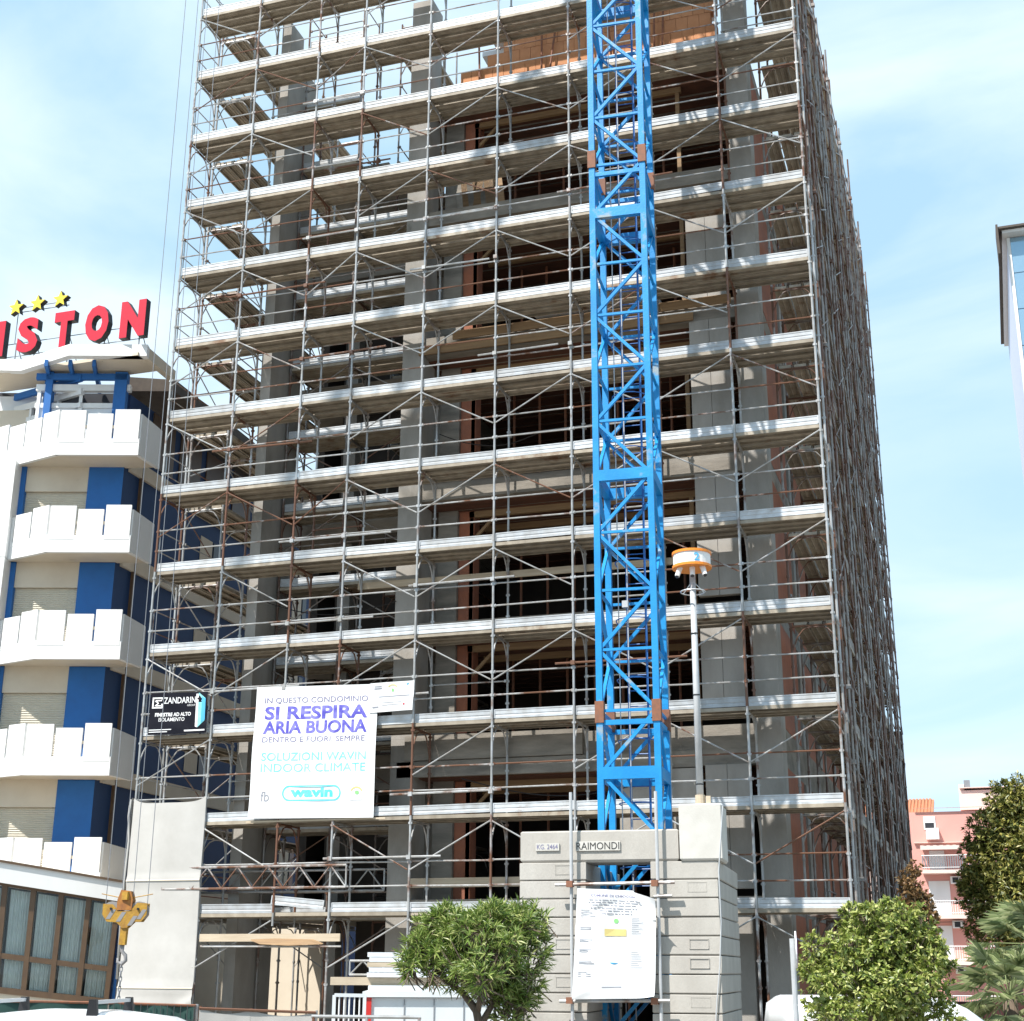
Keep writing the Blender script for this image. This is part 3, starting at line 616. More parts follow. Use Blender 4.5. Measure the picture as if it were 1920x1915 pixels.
# ================================================================== CRANE BASE, BALLAST, CRANE
PHI = math.radians(4.0)
TX, TY = V((math.cos(PHI), math.sin(PHI), 0)), V((-math.sin(PHI), math.cos(PHI), 0)); BO = V((10.98, -5.13, 0))
def bf(s, d, z): return BO + TX*s + TY*d + V((0, 0, z))
def bs(u, v, d=0.0):                                        # point of the ballast front plane seen at a pixel -> (s, z)
    r_ = ray(u, v); n = TY; t = (BO + TY*d - CAM).dot(n)/r_.dot(n); p = CAM + r_*t
    return (p-BO).dot(TX), p.z
MBF = Matrix(((TX.x, TY.x, 0, BO.x), (TX.y, TY.y, 0, BO.y), (0, 0, 1, 0), (0, 0, 0, 1)))
def block(s0, s1, d0, d1, z0, z1, mat, label, c=0.013, group='concrete ballast blocks round the crane foot', seams=0):
    m = MB(); rj = random.uniform(-0.012, 0.012); d0 += random.uniform(-0.012, 0.004)
    def ring(i, z): return [(s0+i+rj, d0+i, z), (s1-i+rj, d0+i, z), (s1-i+rj, d1-i, z), (s0+i+rj, d1-i, z)]
    k = 0; rings = [ring(c, z0), ring(0, z0+c*1.2), ring(0, z1-c*0.7), ring(c*0.7, z1)]
    for r_ in rings: m.v += r_
    for j in range(3):
        for i in range(4): a = 4*j+i; b = 4*j+(i+1) % 4; m.f.append((a, b, b+4, a+4))
    m.f += [(3, 2, 1, 0), (12, 13, 14, 15)]
    m.v = [tuple(MBF @ V(p)) for p in m.v]
    o = m.build('ballast_block', MAT[mat], label=label, cat='concrete block', group=group)
    return o
sL, _ = bs(975, 1600); sG0, _ = bs(1099, 1640); sG1, _ = bs(1219, 1640); sR, _ = bs(1346, 1640)
zT = bs(1100, 1617)[1]
top = block(sL, bs(1271, 1590)[0], 0, 0.85, zT, bs(1120, 1557)[1], 'ballast', 'long beige concrete ballast block with a black name panel, lying across both ballast stacks', 0.035)
cub = block(bs(1273, 1560)[0], bs(1352, 1560)[0], -0.03, 0.9, zT, bs(1310, 1507)[1], 'ballastw', 'pale cube-like concrete ballast block carrying the tall lamp pole', 0.03)
h = 0.302; z = zT; i = 0; blocks = []
while z-h > G-0.05:
    for side, s0, s1 in (('left', sL+0.01*(i % 2), sG0+(0.10 if i >= 9 else 0)), ('right', sG1-(0.12 if i >= 9 else 0), sR)):
        w = ORD[i]
        lb = ('beige concrete ballast slab on top of the %s ballast stack' % side) if i == 0 else ('beige concrete ballast slab, %s from the top of the %s stack' % (w, side))
        blocks.append((side, i, block(s0, s1, 0, 3.3, max(z-h+0.012, G+0.001), z-0.003, 'ballast', lb)))
    z -= h; i += 1
def on_front(s, z, off=0.006): return bf(s, -off, z)
# weight plate and name plate on the long block
a, b = bs(1005, 1596), bs(1049, 1581)
fn = lambda s, t, A=a, Bb=b, o=0.03: on_front(lerp(A[0], Bb[0], s), lerp(A[1], Bb[1], t), o)
MB().slab4(fn(0, 0), fn(1, 0), fn(1, 1), fn(0, 1), TY*0.02).build('weight_plate', MAT['ballastw'], top)
lettering('lettering', 'KG. 2464', (0.06, 0.2, 0.94, 0.82), lambda s, t: fn(s, t, o=0.034), MAT['inkgrey'], top, 0.0)
a, b = bs(1080, 1596), bs(1163, 1577)
fn2 = lambda s, t, A=a, Bb=b, o=0.03: on_front(lerp(A[0], Bb[0], s), lerp(A[1], Bb[1], t), o)
MB().slab4(fn2(0, 0), fn2(1, 0), fn2(1, 1), fn2(0, 1), TY*0.02).build('name_plate', MAT['ballastw'], top)
lettering('lettering', 'RAIMONDI', (0.02, 0.12, 0.98, 0.88), lambda s, t: fn2(s, t, o=0.034), MAT['inkblack'], top, 0.0)
for side, i, o in blocks:                                   # cast weight panels, shallow frames
    if (side, i) in (('left', 0), ('left', 4), ('left', 6), ('right', 1), ('right', 4), ('right', 5), ('right', 7)):
        s0 = (sL+0.62 if side == 'left' else sG1+0.62); zc = zT-h*(i+0.5)+0.03; m = MB()
        for (x0, x1, z0, z1) in ((0, 0.32, 0.07, 0.08), (0, 0.32, -0.08, -0.07), (0, 0.01, -0.08, 0.08), (0.31, 0.32, -0.08, 0.08)):
            m.box((s0+x0, -0.013, zc+z0), (s0+x1, 0.01, zc+z1))
        m.v = [tuple(MBF @ V(p)) for p in m.v]; m.build('weight_panel', MAT['ballast'], o)

# tube frame with the hanging notice
fr = thing('tube_stand', 'frame of grey scaffold tubes clamped in front of the ballast, holding the notice', 'tube stand', bf(1.7, -0.2, G))
dF = -0.16
for (u, v0) in ((1070, 1486), (1229, 1484)):
    s, z1 = bs(u, v0, dF); MB().tube(bf(s, dF, G), bf(s, dF, z1), 0.029, 8).build('upright', MAT['pole'], fr)
for (u0, u1, v) in ((1041, 1265, 1658), (1049, 1256, 1876)):
    (sa, z1), (sb, _) = bs(u0, v, dF-0.06), bs(u1, v, dF-0.06)
    MB().tube(bf(sa, dF-0.06, z1-0.012), bf(sb, dF-0.06, z1+0.012), 0.029, 8).build('cross_tube', MAT['tube'], fr)
    for u in (1070, 1229):
        s, _ = bs(u, v, dF); c = bf(s, dF-0.03, z1); MB().box(c-V((0.055, 0.07, 0.05)), c+V((0.055, 0.05, 0.05))).build('clamp', MAT['rustjoint'], fr)
sa, z1 = bs(1229, 1681, dF); MB().tube(bf(sa-0.02, dF-0.02, z1), bf(sa+0.28, dF-0.02, z1+0.01), 0.024, 8).build('cross_tube', MAT['tube'], fr)
nt = thing('notice_sheet', 'crumpled white building notice with a yellow panel hanging between the ballast stacks', 'notice', bf(1.7, -0.25, 0.4))
P = lambda u, v: bf(bs(u, v, -0.27)[0], -0.27, bs(u, v, -0.27)[1])
c00, c10, c11, c01 = P(1073, 1874), P(1228, 1872), P(1231, 1672), P(1083, 1666)
rn = random.Random(4); cr = [(rn.uniform(0, 1), rn.uniform(0, 1), rn.uniform(0.05, 0.14), rn.uniform(-0.03, 0.045), rn.uniform(0, 3.1)) for _ in range(16)]
def f4(s, t, off=0.0):
    p = (c00*(1-s)+c10*s)*(1-t) + (c01*(1-s)+c11*s)*t
    w = 0.02*math.sin(3*s+2*t) + 0.012*math.sin(8*t+3*s)
    for cx, cy, rr, am, an in cr:
        dx, dy = s-cx, t-cy; q = dx*math.cos(an)+dy*math.sin(an); w += am*math.exp(-(q/rr)**2*2.2-((dx*math.sin(an)-dy*math.cos(an))/0.35)**2)
    cz = 0.0
    k = max(0.0, (s-0.78)+(t-0.86)*1.0)
    if s > 0.7 and t > 0.72: w += 0.6*k*k*3; cz = -0.35*k                  # folded top right corner
    k2 = max(0.0, (s-0.85)+(0.10-t))
    if t < 0.2 and s > 0.75: w += 1.2*k2*k2; cz += 0.5*k2*k2
    return p - TY*(w+off) + V((0, 0, cz))
MB().grid(lambda s, t: f4(s, t), 40, 50).build('sheet', MAT['banner'], nt, smooth=True)
g4 = lambda s, t: f4(s, t, 0.007)
lettering('lettering', 'COMUNE DI CHIOGGIA', (0.18, 0.93, 0.74, 0.955), g4, MAT['inkgrey'], nt, 0.01)
rn = random.Random(9); rc = []
for t, s0, s1 in ((0.895, 0.16, 0.80), (0.872, 0.15, 0.82), (0.848, 0.2, 0.76), (0.82, 0.18, 0.76), (0.797, 0.3, 0.70), (0.77, 0.32, 0.72)):
    s = s0
    while s < s1: q = rn.uniform(0.02, 0.09); rc.append((s, t, min(s+q, s1), t+0.010)); s += q+0.014
for t in (0.80, 0.775, 0.745, 0.64, 0.625, 0.53, 0.515, 0.44, 0.425, 0.33, 0.315, 0.235, 0.22, 0.20):
    rc.append((0.06, t, 0.06+rn.uniform(0.1, 0.2), t+0.007))
for t in [0.74-0.018*i for i in range(9)] + [0.42-0.02*i for i in range(8)]: rc.append((0.70, t, 0.70+rn.uniform(0.08, 0.15), t+0.005))
rc.append((0.36, 0.10, 0.60, 0.112))
bars('print', rc, g4, MAT['inkpale'], nt)
bars('print', [(0.37, 0.57, 0.64, 0.635)], g4, MAT['inkochre'], nt)
m = MB(); disc(m, g4, 0.51, 0.71, 0.03, 0.022); m.build('logo', MAT['inkgreen'], nt)
m = MB(); disc(m, g4, 0.50, 0.33, 0.055, 0.018, 10, math.pi, 2*math.pi); m.build('logo', MAT['inksky'], nt)

# tower crane
crane = thing('tower_crane', 'bright blue lattice tower crane rising in front of the scaffolding out of the picture', 'crane', (12.55, -3.1, G))
CO = V((12.05, -3.66, 0)); TW, TD = 1.06, 1.15
def cp(s, d, z): return CO + TX*s + TY*d + V((0, 0, z))
ZTOP = 33.0; CORN = [(0, 0), (TW, 0), (TW, TD), (0, TD)]
segz = [G+0.1, 5.37, 17.0, 28.6, ZTOP]
for s, d in CORN:
    for z0, z1 in zip(segz[:-1], segz[1:]):
        z = z0
        MB().bar(cp(s, d, z0+0.02), cp(s, d, z1-0.02), 0.118, 0.118, TX).build('leg', MAT['blue'], crane)
    for z in segz[1:-1]:
        MB().bar(cp(s, d, z-0.2), cp(s, d, z+0.2), 0.165, 0.165, TX).build('flange', MAT['rustjoint'], crane)
PAN = 1.147; n0 = -4; nl = 25
for n in range(n0, nl):
    z = 4.25+PAN*n
    heavy = n % 5 == 0
    for (a, b) in ((0, 1), (1, 2), (2, 3), (3, 0)):
        A, Bq = CORN[a], CORN[b]; hw, hh = (0.12, 0.22) if heavy else (0.05, 0.05)
        if z > G+0.2:
            MB().bar(cp(*A, z), cp(*Bq, z), hw, hh).build('cross_member', MAT['blue'], crane)
            if n in (1, 11): MB().bar(cp(*A, z-0.22), cp(*Bq, z-0.22), 0.07, 0.09).build('cross_member', MAT['blue'], crane)
        flip = (n % 2 == 0) ^ (a in (1, 2))
        P0, P1 = (cp(*Bq, z), cp(*A, z+PAN)) if not flip else (cp(*A, z), cp(*Bq, z+PAN))
        if z > G: MB().bar(P0.lerp(P1, 0.04), P0.lerp(P1, 0.96), 0.062, 0.062).build('diagonal_member', MAT['blue'], crane)
lad = MB()
for s in (0.42, 0.78): lad.bar(cp(s, 0.80, 0.2), cp(s, 0.80, 32), 0.04, 0.04, TX)
lad.build('ladder_rail', MAT['bluedk'], crane)
rg = MB()
for i in range(100): rg.tube(cp(0.42, 0.80, 0.5+i*0.3), cp(0.78, 0.80, 0.5+i*0.3), 0.011, 5)
rg.build('ladder_rungs', MAT['bluedk'], crane, kind='stuff')
for i in range(26):
    z = 2.6+i*1.15; hp = [cp(0.60+0.36*math.cos(a), 0.55-0.34*math.sin(a)*1.0+0.0, z) for a in [math.pi*j/8 for j in range(9)]]
    MB().path([cp(0.96, 0.8, z)] + hp + [cp(0.24, 0.8, z)], 0.012, 5).build('ladder_hoop', MAT['bluedk'], crane)
for s, d in ((0.3, 0.5), (0.5, 0.35)): MB().tube(cp(s, d, 0), cp(s, d, ZTOP), 0.012, 5).build('cable', MAT['pole'], crane)
MB().box(cp(-0.35, -0.3, G), cp(TW+0.3, TD+0.3, G+0.25)).build('base_frame', MAT['bluedk'], crane)
MB().box(cp(0.40, 0.3, 7.42), cp(0.52, 0.4, 7.55)).build('junction_box', MAT['pole'], crane)
# jib high above the picture, carrying the hoist cables
HK = at(236, 1712, 25.0); jd = (V((HK.x, HK.y, 0))-cp(TW/2, TD/2, 0)); jd.z = 0; jl = jd.length; jd.normalize(); js = V((-jd.y, jd.x, 0)); jc = cp(TW/2, TD/2, 34.0)
MB().bar(cp(TW/2, TD/2, 32.6), cp(TW/2, TD/2, 33.4), 1.3, 1.3, TX).build('slewing_ring', MAT['bluedk'], crane)
for sg in (-0.5, 0.5): MB().bar(jc+js*sg-jd*6-V((0, 0, 0.5)), jc+js*sg+jd*24-V((0, 0, 0.5)), 0.1, 0.1).build('jib_chord', MAT['blue'], crane)
MB().bar(jc-jd*6+V((0, 0, 0.5)), jc+jd*24+V((0, 0, 0.5)), 0.1, 0.1).build('jib_chord', MAT['blue'], crane)
m = MB()
for i in range(30):
    a = jc+jd*(-6+i); t = a+jd*0.5+V((0, 0, 0.5))
    for sg in (-0.5, 0.5): m.bar(a+js*sg-V((0, 0, 0.5)), t, 0.05, 0.05); m.bar(t, a+jd+js*sg-V((0, 0, 0.5)), 0.05, 0.05)
m.build('jib_lacing', MAT['blue'], crane, kind='stuff')
TRZ = 33.3
MB().box(V((HK.x-0.5, HK.y-0.4, TRZ-0.1)), V((HK.x+0.5, HK.y+0.4, TRZ+0.12))).build('trolley', MAT['hookrust'], crane)

# hook block on its cables
hook = thing('crane_hook', 'yellow and grey striped crane hook block hanging on cables in front of the white net', 'hook', HK)
hx = CR.copy(); hx.z = 0; hx.normalize(); hy = V((-hx.y, hx.x, 0))
def hp(a, z, d=0.0): return HK + hx*a + hy*d + V((0, 0, z))
out = [(-0.36, 0.14), (-0.36, -0.03), (-0.28, -0.14), (-0.12, -0.15), (-0.02, -0.24), (0.05, -0.24), (0.15, -0.14), (0.28, -0.14), (0.36, -0.03), (0.36, 0.15), (0.2, 0.16), (0.09, 0.03), (-0.09, 0.02), (-0.2, 0.13)]
for d in (-0.09, 0.07): MB().prism([hp(a, z, d) for a, z in out], hy*0.02).build('side_plate', MAT['hookyel'], hook)
for k, (a0, z0) in enumerate(((-0.30, -0.10), (-0.13, -0.14), (0.06, -0.20), (0.2, -0.1))):  # grey painted stripes
    q = [hp(a0, z0, -0.094), hp(a0+0.07, z0, -0.094), hp(a0+0.16, z0+0.15, -0.094), hp(a0+0.09, z0+0.15, -0.094)]
    MB().prism(q, hy*0.003).build('stripe', MAT['hookgrey'], hook)
for a in (-0.22, 0.22): MB().tube(hp(a, 0.03, -0.06), hp(a, 0.03, 0.06), 0.15, 16).build('sheave', MAT['hookgrey'], hook)
for a in (-0.22, 0.22): MB().tube(hp(a, 0.06, -0.12), hp(a, 0.06, 0.1), 0.02, 8).build('bolt', MAT['black'], hook)
MB().prism([hp(a, z, -0.1) for a, z in ((-0.13, 0.04), (0.11, 0.04), (0.12, 0.2), (0.08, 0.34), (-0.08, 0.36), (-0.13, 0.2))], hy*0.2).build('hoist_head', MAT['hookrust'], hook)
MB().box(hp(-0.06, 0.2, -0.12), hp(0.06, 0.33, -0.09)).build('hoist_cap', MAT['hookyel'], hook)
MB().tube(hp(-0.42, 0.30, 0), hp(0.0, 0.22, -0.02), 0.008, 5).tube(hp(0.0, 0.22, -0.02), hp(0.42, 0.30, 0), 0.008, 5).build('spreader_rod', MAT['hookyel'], hook)
MB().bar(hp(0.0, -0.22), hp(-0.01, -0.5), 0.13, 0.10).build('swivel', MAT['hookyel'], hook)
MB().path([hp(-0.01, -0.5), hp(-0.01, -0.6), hp(0.05, -0.66), hp(0.06, -0.74), hp(0.0, -0.80), hp(-0.07, -0.76), hp(-0.07, -0.70)], 0.03, 8, [0.035, 0.03, 0.032, 0.034, 0.032, 0.026, 0.016]).build('hook_bend', MAT['hookgrey'], hook, smooth=True)
for j in range(9):
    zc = -0.80-j*0.075; ax = hx if j % 2 else hy
    MB().path([hp(0, zc)+ax*(0.022*math.cos(t))+V((0, 0, 0.048*math.sin(t))) for t in [2*math.pi*q/8 for q in range(9)]], 0.009, 5).build('chain_link', MAT['grey'], hook)
MB().path([hp(0, -1.46), hp(0.03, -1.5), hp(0.07, -1.56), hp(0.03, -1.64), hp(-0.05, -1.62), hp(-0.06, -1.56)], 0.022, 8).build('lower_hook', MAT['alu'], hook, smooth=True)
for a in (-0.34, -0.09, 0.1, 0.34): MB().tube(hp(a, 0.08, 0), V((HK.x, HK.y, 0)) + hx*a + V((0, 0, TRZ)), 0.0065, 5).build('hoist_cable', MAT['cable'], hook)

# lamp mast on the pale block
s0, z0 = bs(1313, 1500, 0.35); zb = bs(1310, 1507)[1]; zd = bs(1296, 1052, 0.35)[1]
mast = thing('lamp_mast', 'tall grey pole with a round white and orange lamp head, standing on the pale block', 'lamp mast', bf(s0, 0.35, zb))
MP = lambda x, y, z: bf(s0, 0.35, zb) + TX*x + TY*y + V((0, 0, z))
H = zd-zb
MB().tube(MP(0, 0, 0.001), MP(0, 0, 0.18), 0.085, 12).build('socket', MAT['paleboard'], mast, smooth=False)
MB().tube(MP(0, 0, 0.1), MP(0, 0, H-0.25), 0.062, 12, 0.052).build('pole', MAT['pole'], mast, smooth=True)
for q in (0.35, 1.9, 3.0): MB().tube(MP(0, 0, q), MP(0, 0, q+0.02), 0.067, 10).build('cable_tie', MAT['black'], mast)
MB().tube(MP(0, 0, H-0.12), MP(0, 0, H+0.10), 0.335, 28).build('drum', MAT['white'], mast)
for q in (H-0.15, H+0.10): MB().tube(MP(0, 0, q), MP(0, 0, q+0.045), 0.355, 28).build('rim', MAT['orange'], mast)
vs, fs = text_mesh('2', 0.02); m = MB()
for x, y, _ in vs:
    a = math.radians(-68)+ (x-0.5)*0.30; m.v.append(tuple(MP(0.345*math.cos(a), 0.345*math.sin(a), H-0.085+0.15*y)))
m.f = fs; m.build('numeral', MAT['inksky'], mast)
for a in (-0.2, 0.02, 0.2):
    MB().tube(MP(a, -0.12, H-0.15), MP(a*1.25, -0.2, H-0.33), 0.05, 10, 0.042).build('spotlight', MAT['white'], mast)
    MB().tube(MP(a*1.25, -0.2, H-0.33), MP(a*1.27, -0.205, H-0.34), 0.036, 10).build('spotlight_lens', MAT['dark'], mast)
m = MB(); m.path([MP(0.22*math.cos(t), 0.22*math.sin(t), H-0.58) for t in [2*math.pi*i/20 for i in range(21)]], 0.012, 5)
for t in (0.5, 2.6, 4.7): m.tube(MP(0.05*math.cos(t), 0.05*math.sin(t), H-0.42), MP(0.22*math.cos(t), 0.22*math.sin(t), H-0.58), 0.009, 5)
m.build('wire_ring', MAT['alu'], mast)
MB().hexa([MP(x, y, z) for z in (0.002, 0.16) for x, y in ((0.10, -0.05), (0.18, -0.05), (0.18, 0.03), (0.10, 0.03))]).build('timber_wedge', MAT['paleboard'], mast)
wr = [bf(bs(1352, 1512)[0]+0.03, -0.03, bs(1352, 1512)[1])] + [bf(sR+dx, -0.05, zz) for dx, zz in ((0.02, 2.4), (0.03, 1.6), (-0.02, 0.9), (-0.09, 0.35), (-0.16, -0.4), (-0.18, G))]
MB().path(wr, 0.012, 5).build('cable', MAT['pole'], mast)

# ================================================================== HOTEL ON THE LEFT
HO = at(250, 950, 40.0); HO.z = 0
ha = CR.copy(); ha.z = 0; ha.normalize(); hb = V((-ha.y, ha.x, 0)); hs = V((-0.05, 1, 0)).normalized()
def H_(a, b, z): return HO + ha*a + hb*b + V((0, 0, z))
ZB = [2.72, 5.74, 8.90, 11.95, 14.86]
hotel = thing('hotel_building', 'white and blue hotel with folded white balconies at the left edge', 'building', H_(-3, 4, G))
ca, sa_ = math.cos(math.radians(32)), math.sin(math.radians(32))
FOLD = -2.38
def plan(s):                                                # distance along the balcony front, from the right corner
    if s <= -FOLD: return (-s, 0.0)
    if s <= -FOLD+3.0: q = s+FOLD; return (FOLD-q*ca, q*sa_)
    q = s+FOLD-3.0; return (FOLD-3.0*ca-q, 3.0*sa_)
def strip(s0, s1, z0, z1, th, off=0.0):
    (a0, b0), (a1, b1) = plan(s0), plan(s1)
    t = V((a1-a0, b1-b0, 0)).normalized(); n = V((t.y, -t.x, 0))          # towards the building
    if n.y < 0: n = -n
    p0, p1 = V((a0, b0, 0))+n*off, V((a1, b1, 0))+n*off; q0, q1 = p0+n*th, p1+n*th
    W_ = lambda p, z: H_(p.x, p.y, z)
    return [W_(p1, z0), W_(p0, z0), W_(q0, z0), W_(q1, z0), W_(p1, z1), W_(p0, z1), W_(q0, z1), W_(q1, z1)]
def sidep(l, z): return H_(0, 0, z) + hs*l
cw, cb = -0.70, 1.15                                         # wall corner
CW0 = H_(cw, cb, 0)
for bi, zb_ in enumerate(ZB):
    bal = MB()
    for s0, s1 in ((0, -FOLD), (-FOLD, -FOLD+3.0), (-FOLD+3.0, -FOLD+5)): bal.hexa(strip(s0+0.001, s1, zb_, zb_+0.50, 0.12))
    bo = bal.build('balcony', MAT['white'], hotel)
    e0, e1 = sidep(0.05, 0), sidep(1.25, 0); sid = V((hs.y, -hs.x, 0))
    MB().hexa([e0+V((0, 0, zb_+0.01)), e1+V((0, 0, zb_+0.01)), e1-sid*0.12+V((0, 0, zb_+0.01)), e0-sid*0.12+V((0, 0, zb_+0.01)), e0+V((0, 0, zb_+1.28)), e1+V((0, 0, zb_+1.2)), e1-sid*0.12+V((0, 0, zb_+1.2)), e0-sid*0.12+V((0, 0, zb_+1.28))]).build('end_panel', MAT['white'], bo)
    poly = [H_(plan(s)[0], plan(s)[1]+0.07, zb_+0.03) for s in (0.14, -FOLD, -FOLD+3, -FOLD+5)] + [H_(-7.5, 1.3+1.6, zb_+0.03), H_(-3.9, cb+0.1, zb_+0.03), H_(cw, cb+0.1, zb_+0.03), sidep(1.2, zb_+0.03)-ha*0.06]
    MB().prism(poly[::-1], V((0, 0, 0.18))).build('balcony_soffit', MAT['soffit'], bo)
    s = 0.02; j = 0; hh = [1.40, 1.27, 1.37, 1.39, 1.30, 1.26, 1.36, 1.28, 1.3]
    for wd in (0.76, 0.76, 0.76, 0.70, 0.70, 0.70, 0.70, 0.7):
        if s+wd > -FOLD+4.9: break
        MB().hexa(strip(s+0.02, s+wd-0.02, zb_+0.38, zb_+hh[j % 9], 0.07, -0.008+0.004*(j % 2))).build('parapet_panel', MAT['white'], bo); s += wd+0.022; j += 1
    # back band that closes the gaps a little way behind
    bk = MB()
    for s0, s1 in ((0, -FOLD), (-FOLD, -FOLD+3.0)): bk.hexa(strip(s0+0.05, s1, zb_+0.85, zb_+0.93, 0.05, 0.06))
    bk.build('parapet_rail', MAT['soffit'], bo)
def wallbox(a0, a1, b0, b1, z0, z1, name, mat, par=hotel):
    return MB().hexa([H_(a0, b0, z0), H_(a1, b0, z0), H_(a1, b1, z0), H_(a0, b1, z0), H_(a0, b0, z1), H_(a1, b0, z1), H_(a1, b1, z1), H_(a0, b1, z1)]).build(name, MAT[mat], par)
ZF = [G] + ZB
for i in range(5):
    z0, z1 = ZF[i], ZF[i+1]
    wallbox(-1.72, cw, cb, cb+0.4, z0, z1+0.04, 'wall', 'hblue')
    wallbox(-3.55, -1.721, cb+0.03, cb+0.4, z1-0.72, z1+0.04, 'lintel', 'soffit')
    wallbox(-3.70, -3.551, cb-0.02, cb+0.4, z0, z1+0.04, 'wall', 'hblue')
    wallbox(-4.5, -3.701, cb-0.55, cb+0.4, z0, z1+0.04, 'wall', 'white')
    wallbox(-8, -4.501, cb+0.6, cb+1.0, z0, z1+0.04, 'wall', 'soffit')
    sh = MB(); nn = 30; zt = z1-0.722; zb0 = z0+0.5
    fn_ = lambda s, t: H_(lerp(-3.549, -1.722, s), cb+0.16-0.022*abs(math.sin(t*nn*math.pi)), lerp(zb0, zt, t))
    sh.grid(fn_, 1, nn*4); sh.build('roller_shutter', MAT['shutter'], hotel)
# side wall
CWs = CW0
def sw(l, z, off=0.0): return CWs + hs*l + V((hs.y, -hs.x, 0))*off + V((0, 0, z))
def swbox(l0, l1, z0, z1, o0, o1, name, mat, par=hotel):
    return MB().hexa([sw(l0, z0, o1), sw(l1, z0, o1), sw(l1, z0, o0), sw(l0, z0, o0), sw(l0, z1, o1), sw(l1, z1, o1), sw(l1, z1, o0), sw(l0, z1, o0)]).build(name, MAT[mat], par)
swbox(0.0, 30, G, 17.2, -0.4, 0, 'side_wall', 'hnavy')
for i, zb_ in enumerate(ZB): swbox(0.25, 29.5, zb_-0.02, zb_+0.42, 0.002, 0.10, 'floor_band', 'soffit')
swbox(0.9, 0.98, G, 16.6, 0.003, 0.10, 'downpipe', 'brown')
for i in range(5):
    for l in (5.0, 8.6, 12.4):
        swbox(l, l+0.8, ZF[i]+0.9, ZF[i]+2.3, 0.003, 0.03, 'side_window', 'soffit'); swbox(l+0.9, l+1.25, ZF[i]+0.9, ZF[i]+2.3, 0.003, 0.035, 'side_window', 'dark')
MB().hexa([H_(a, b, z) for z in (G, 17.0) for a, b in ((-8, 2.2), (-0.85, 1.7), (-1.2, 14), (-8, 14))]).build('core_wall', MAT['soffit'], hotel)
# top storey under the canopy
zc0 = at(265, 668, 39.6).z
for a, wd, mt in ((-1.06, 0.36, 'hblue'), (-3.1, 0.2, 'hblue')): wallbox(a, a+wd, 0.62, 0.9, ZB[-1]+0.5, zc0-0.05, 'post', mt)
wallbox(-3.4, -0.6, 0.70, 0.88, zc0-0.62, zc0-0.42, 'window_head', 'white')
wallbox(-3.4, -1.07, 0.75, 0.87, ZB[-1]+1.75, ZB[-1]+1.9, 'window_transom', 'white')
for a in (-2.1, -3.35): wallbox(a, a+0.1, 0.73, 0.86, ZB[-1]+0.5, zc0-0.62, 'window_mullion', 'white')
wallbox(-3.3, -1.07, 0.80, 0.83, ZB[-1]+0.5, ZB[-1]+1.75, 'window_panel', 'foam')
wallbox(-8, -3.41, 2.2, 2.35, ZB[-1]+0.5, zc0-0.2, 'window_panel', 'foam')
wallbox(-7, -0.8, 2.4, 2.5, ZB[-1]+0.4, zc0, 'back_wall', 'dark')
for s0_, s1_, z0_, z1_, th_, of_, nm_, mt_ in ((-FOLD+0.05, -FOLD+3, zc0-0.75, zc0-0.55, 0.14, 0.72, 'window_head', 'white'), (-FOLD+0.05, -FOLD+3, ZB[-1]+1.75, ZB[-1]+1.9, 0.1, 0.75, 'window_transom', 'white'), (-FOLD+0.05, -FOLD+3, ZB[-1]+0.5, ZB[-1]+1.75, 0.03, 0.82, 'window_panel', 'foam'), (-FOLD+0.05, -FOLD+3, ZB[-1]+1.9, zc0-0.75, 0.02, 0.84, 'window_glass', 'dark'),
        (-FOLD+1.0, -FOLD+1.1, ZB[-1]+0.5, zc0-0.75, 0.1, 0.74, 'window_mullion', 'white'), (-FOLD+2.2, -FOLD+2.3, ZB[-1]+0.5, zc0-0.75, 0.1, 0.74, 'window_mullion', 'white'), (-FOLD+0.05, -FOLD+3, zc0-0.35, zc0-0.15, 0.1, 0.66, 'beam', 'hblue'), (-FOLD+1.3, -FOLD+1.5, ZB[-1]+0.5, zc0-0.05, 0.2, 0.55, 'post', 'hblue')):
    MB().hexa(strip(s0_, s1_, z0_, z1_, th_, of_)).build(nm_, MAT[mt_], hotel)
for a in (-1.5, -2.2, -2.9):
    MB().bar(H_(a, -0.1, zc0-0.08), H_(a-0.5, 2.3, zc0+0.05), 0.1, 0.2).build('rafter', MAT['hblue'], hotel)
wallbox(-3.4, -0.68, 0.62, 0.72, zc0-0.3, zc0-0.1, 'beam', 'hblue')
canp = MB()
def cpl(s): a, b = plan(s); return (a+0.12, b-0.45)
for s0, s1, za, zb2 in ((0, -FOLD-0.1, 0, 0), (-FOLD-0.1, -FOLD+1.9, 0, -0.05), (-FOLD+1.9, -FOLD+4.5, -0.05, 0.25)):
    (a0, b0), (a1, b1) = cpl(s0), cpl(s1)
    canp.hexa([H_(a1, b1, zc0+zb2), H_(a0, b0, zc0+za), H_(a0, b0+0.25, zc0+za), H_(a1, b1+0.25, zc0+zb2), H_(a1, b1, zc0+0.36+zb2), H_(a0, b0, zc0+0.36+za), H_(a0, b0+0.25, zc0+0.36+za), H_(a1, b1+0.25, zc0+0.36+zb2)])
canp.build('canopy', MAT['white'], hotel)
q0 = H_(0.12, -0.2, 0); q1 = q0 + hs*1.6
MB().hexa([q0+V((0, 0, zc0+0.01)), q1+V((0, 0, zc0-0.02)), q1-ha*0.2+V((0, 0, zc0-0.02)), q0-ha*0.2+V((0, 0, zc0+0.01)), q0+V((0, 0, zc0+0.35)), q1+V((0, 0, zc0+0.30)), q1-ha*0.2+V((0, 0, zc0+0.3)), q0-ha*0.2+V((0, 0, zc0+0.35))]).build('canopy_end', MAT['soffit'], hotel)
q2 = q0+hs*1.62; q3 = q0 + hs*17
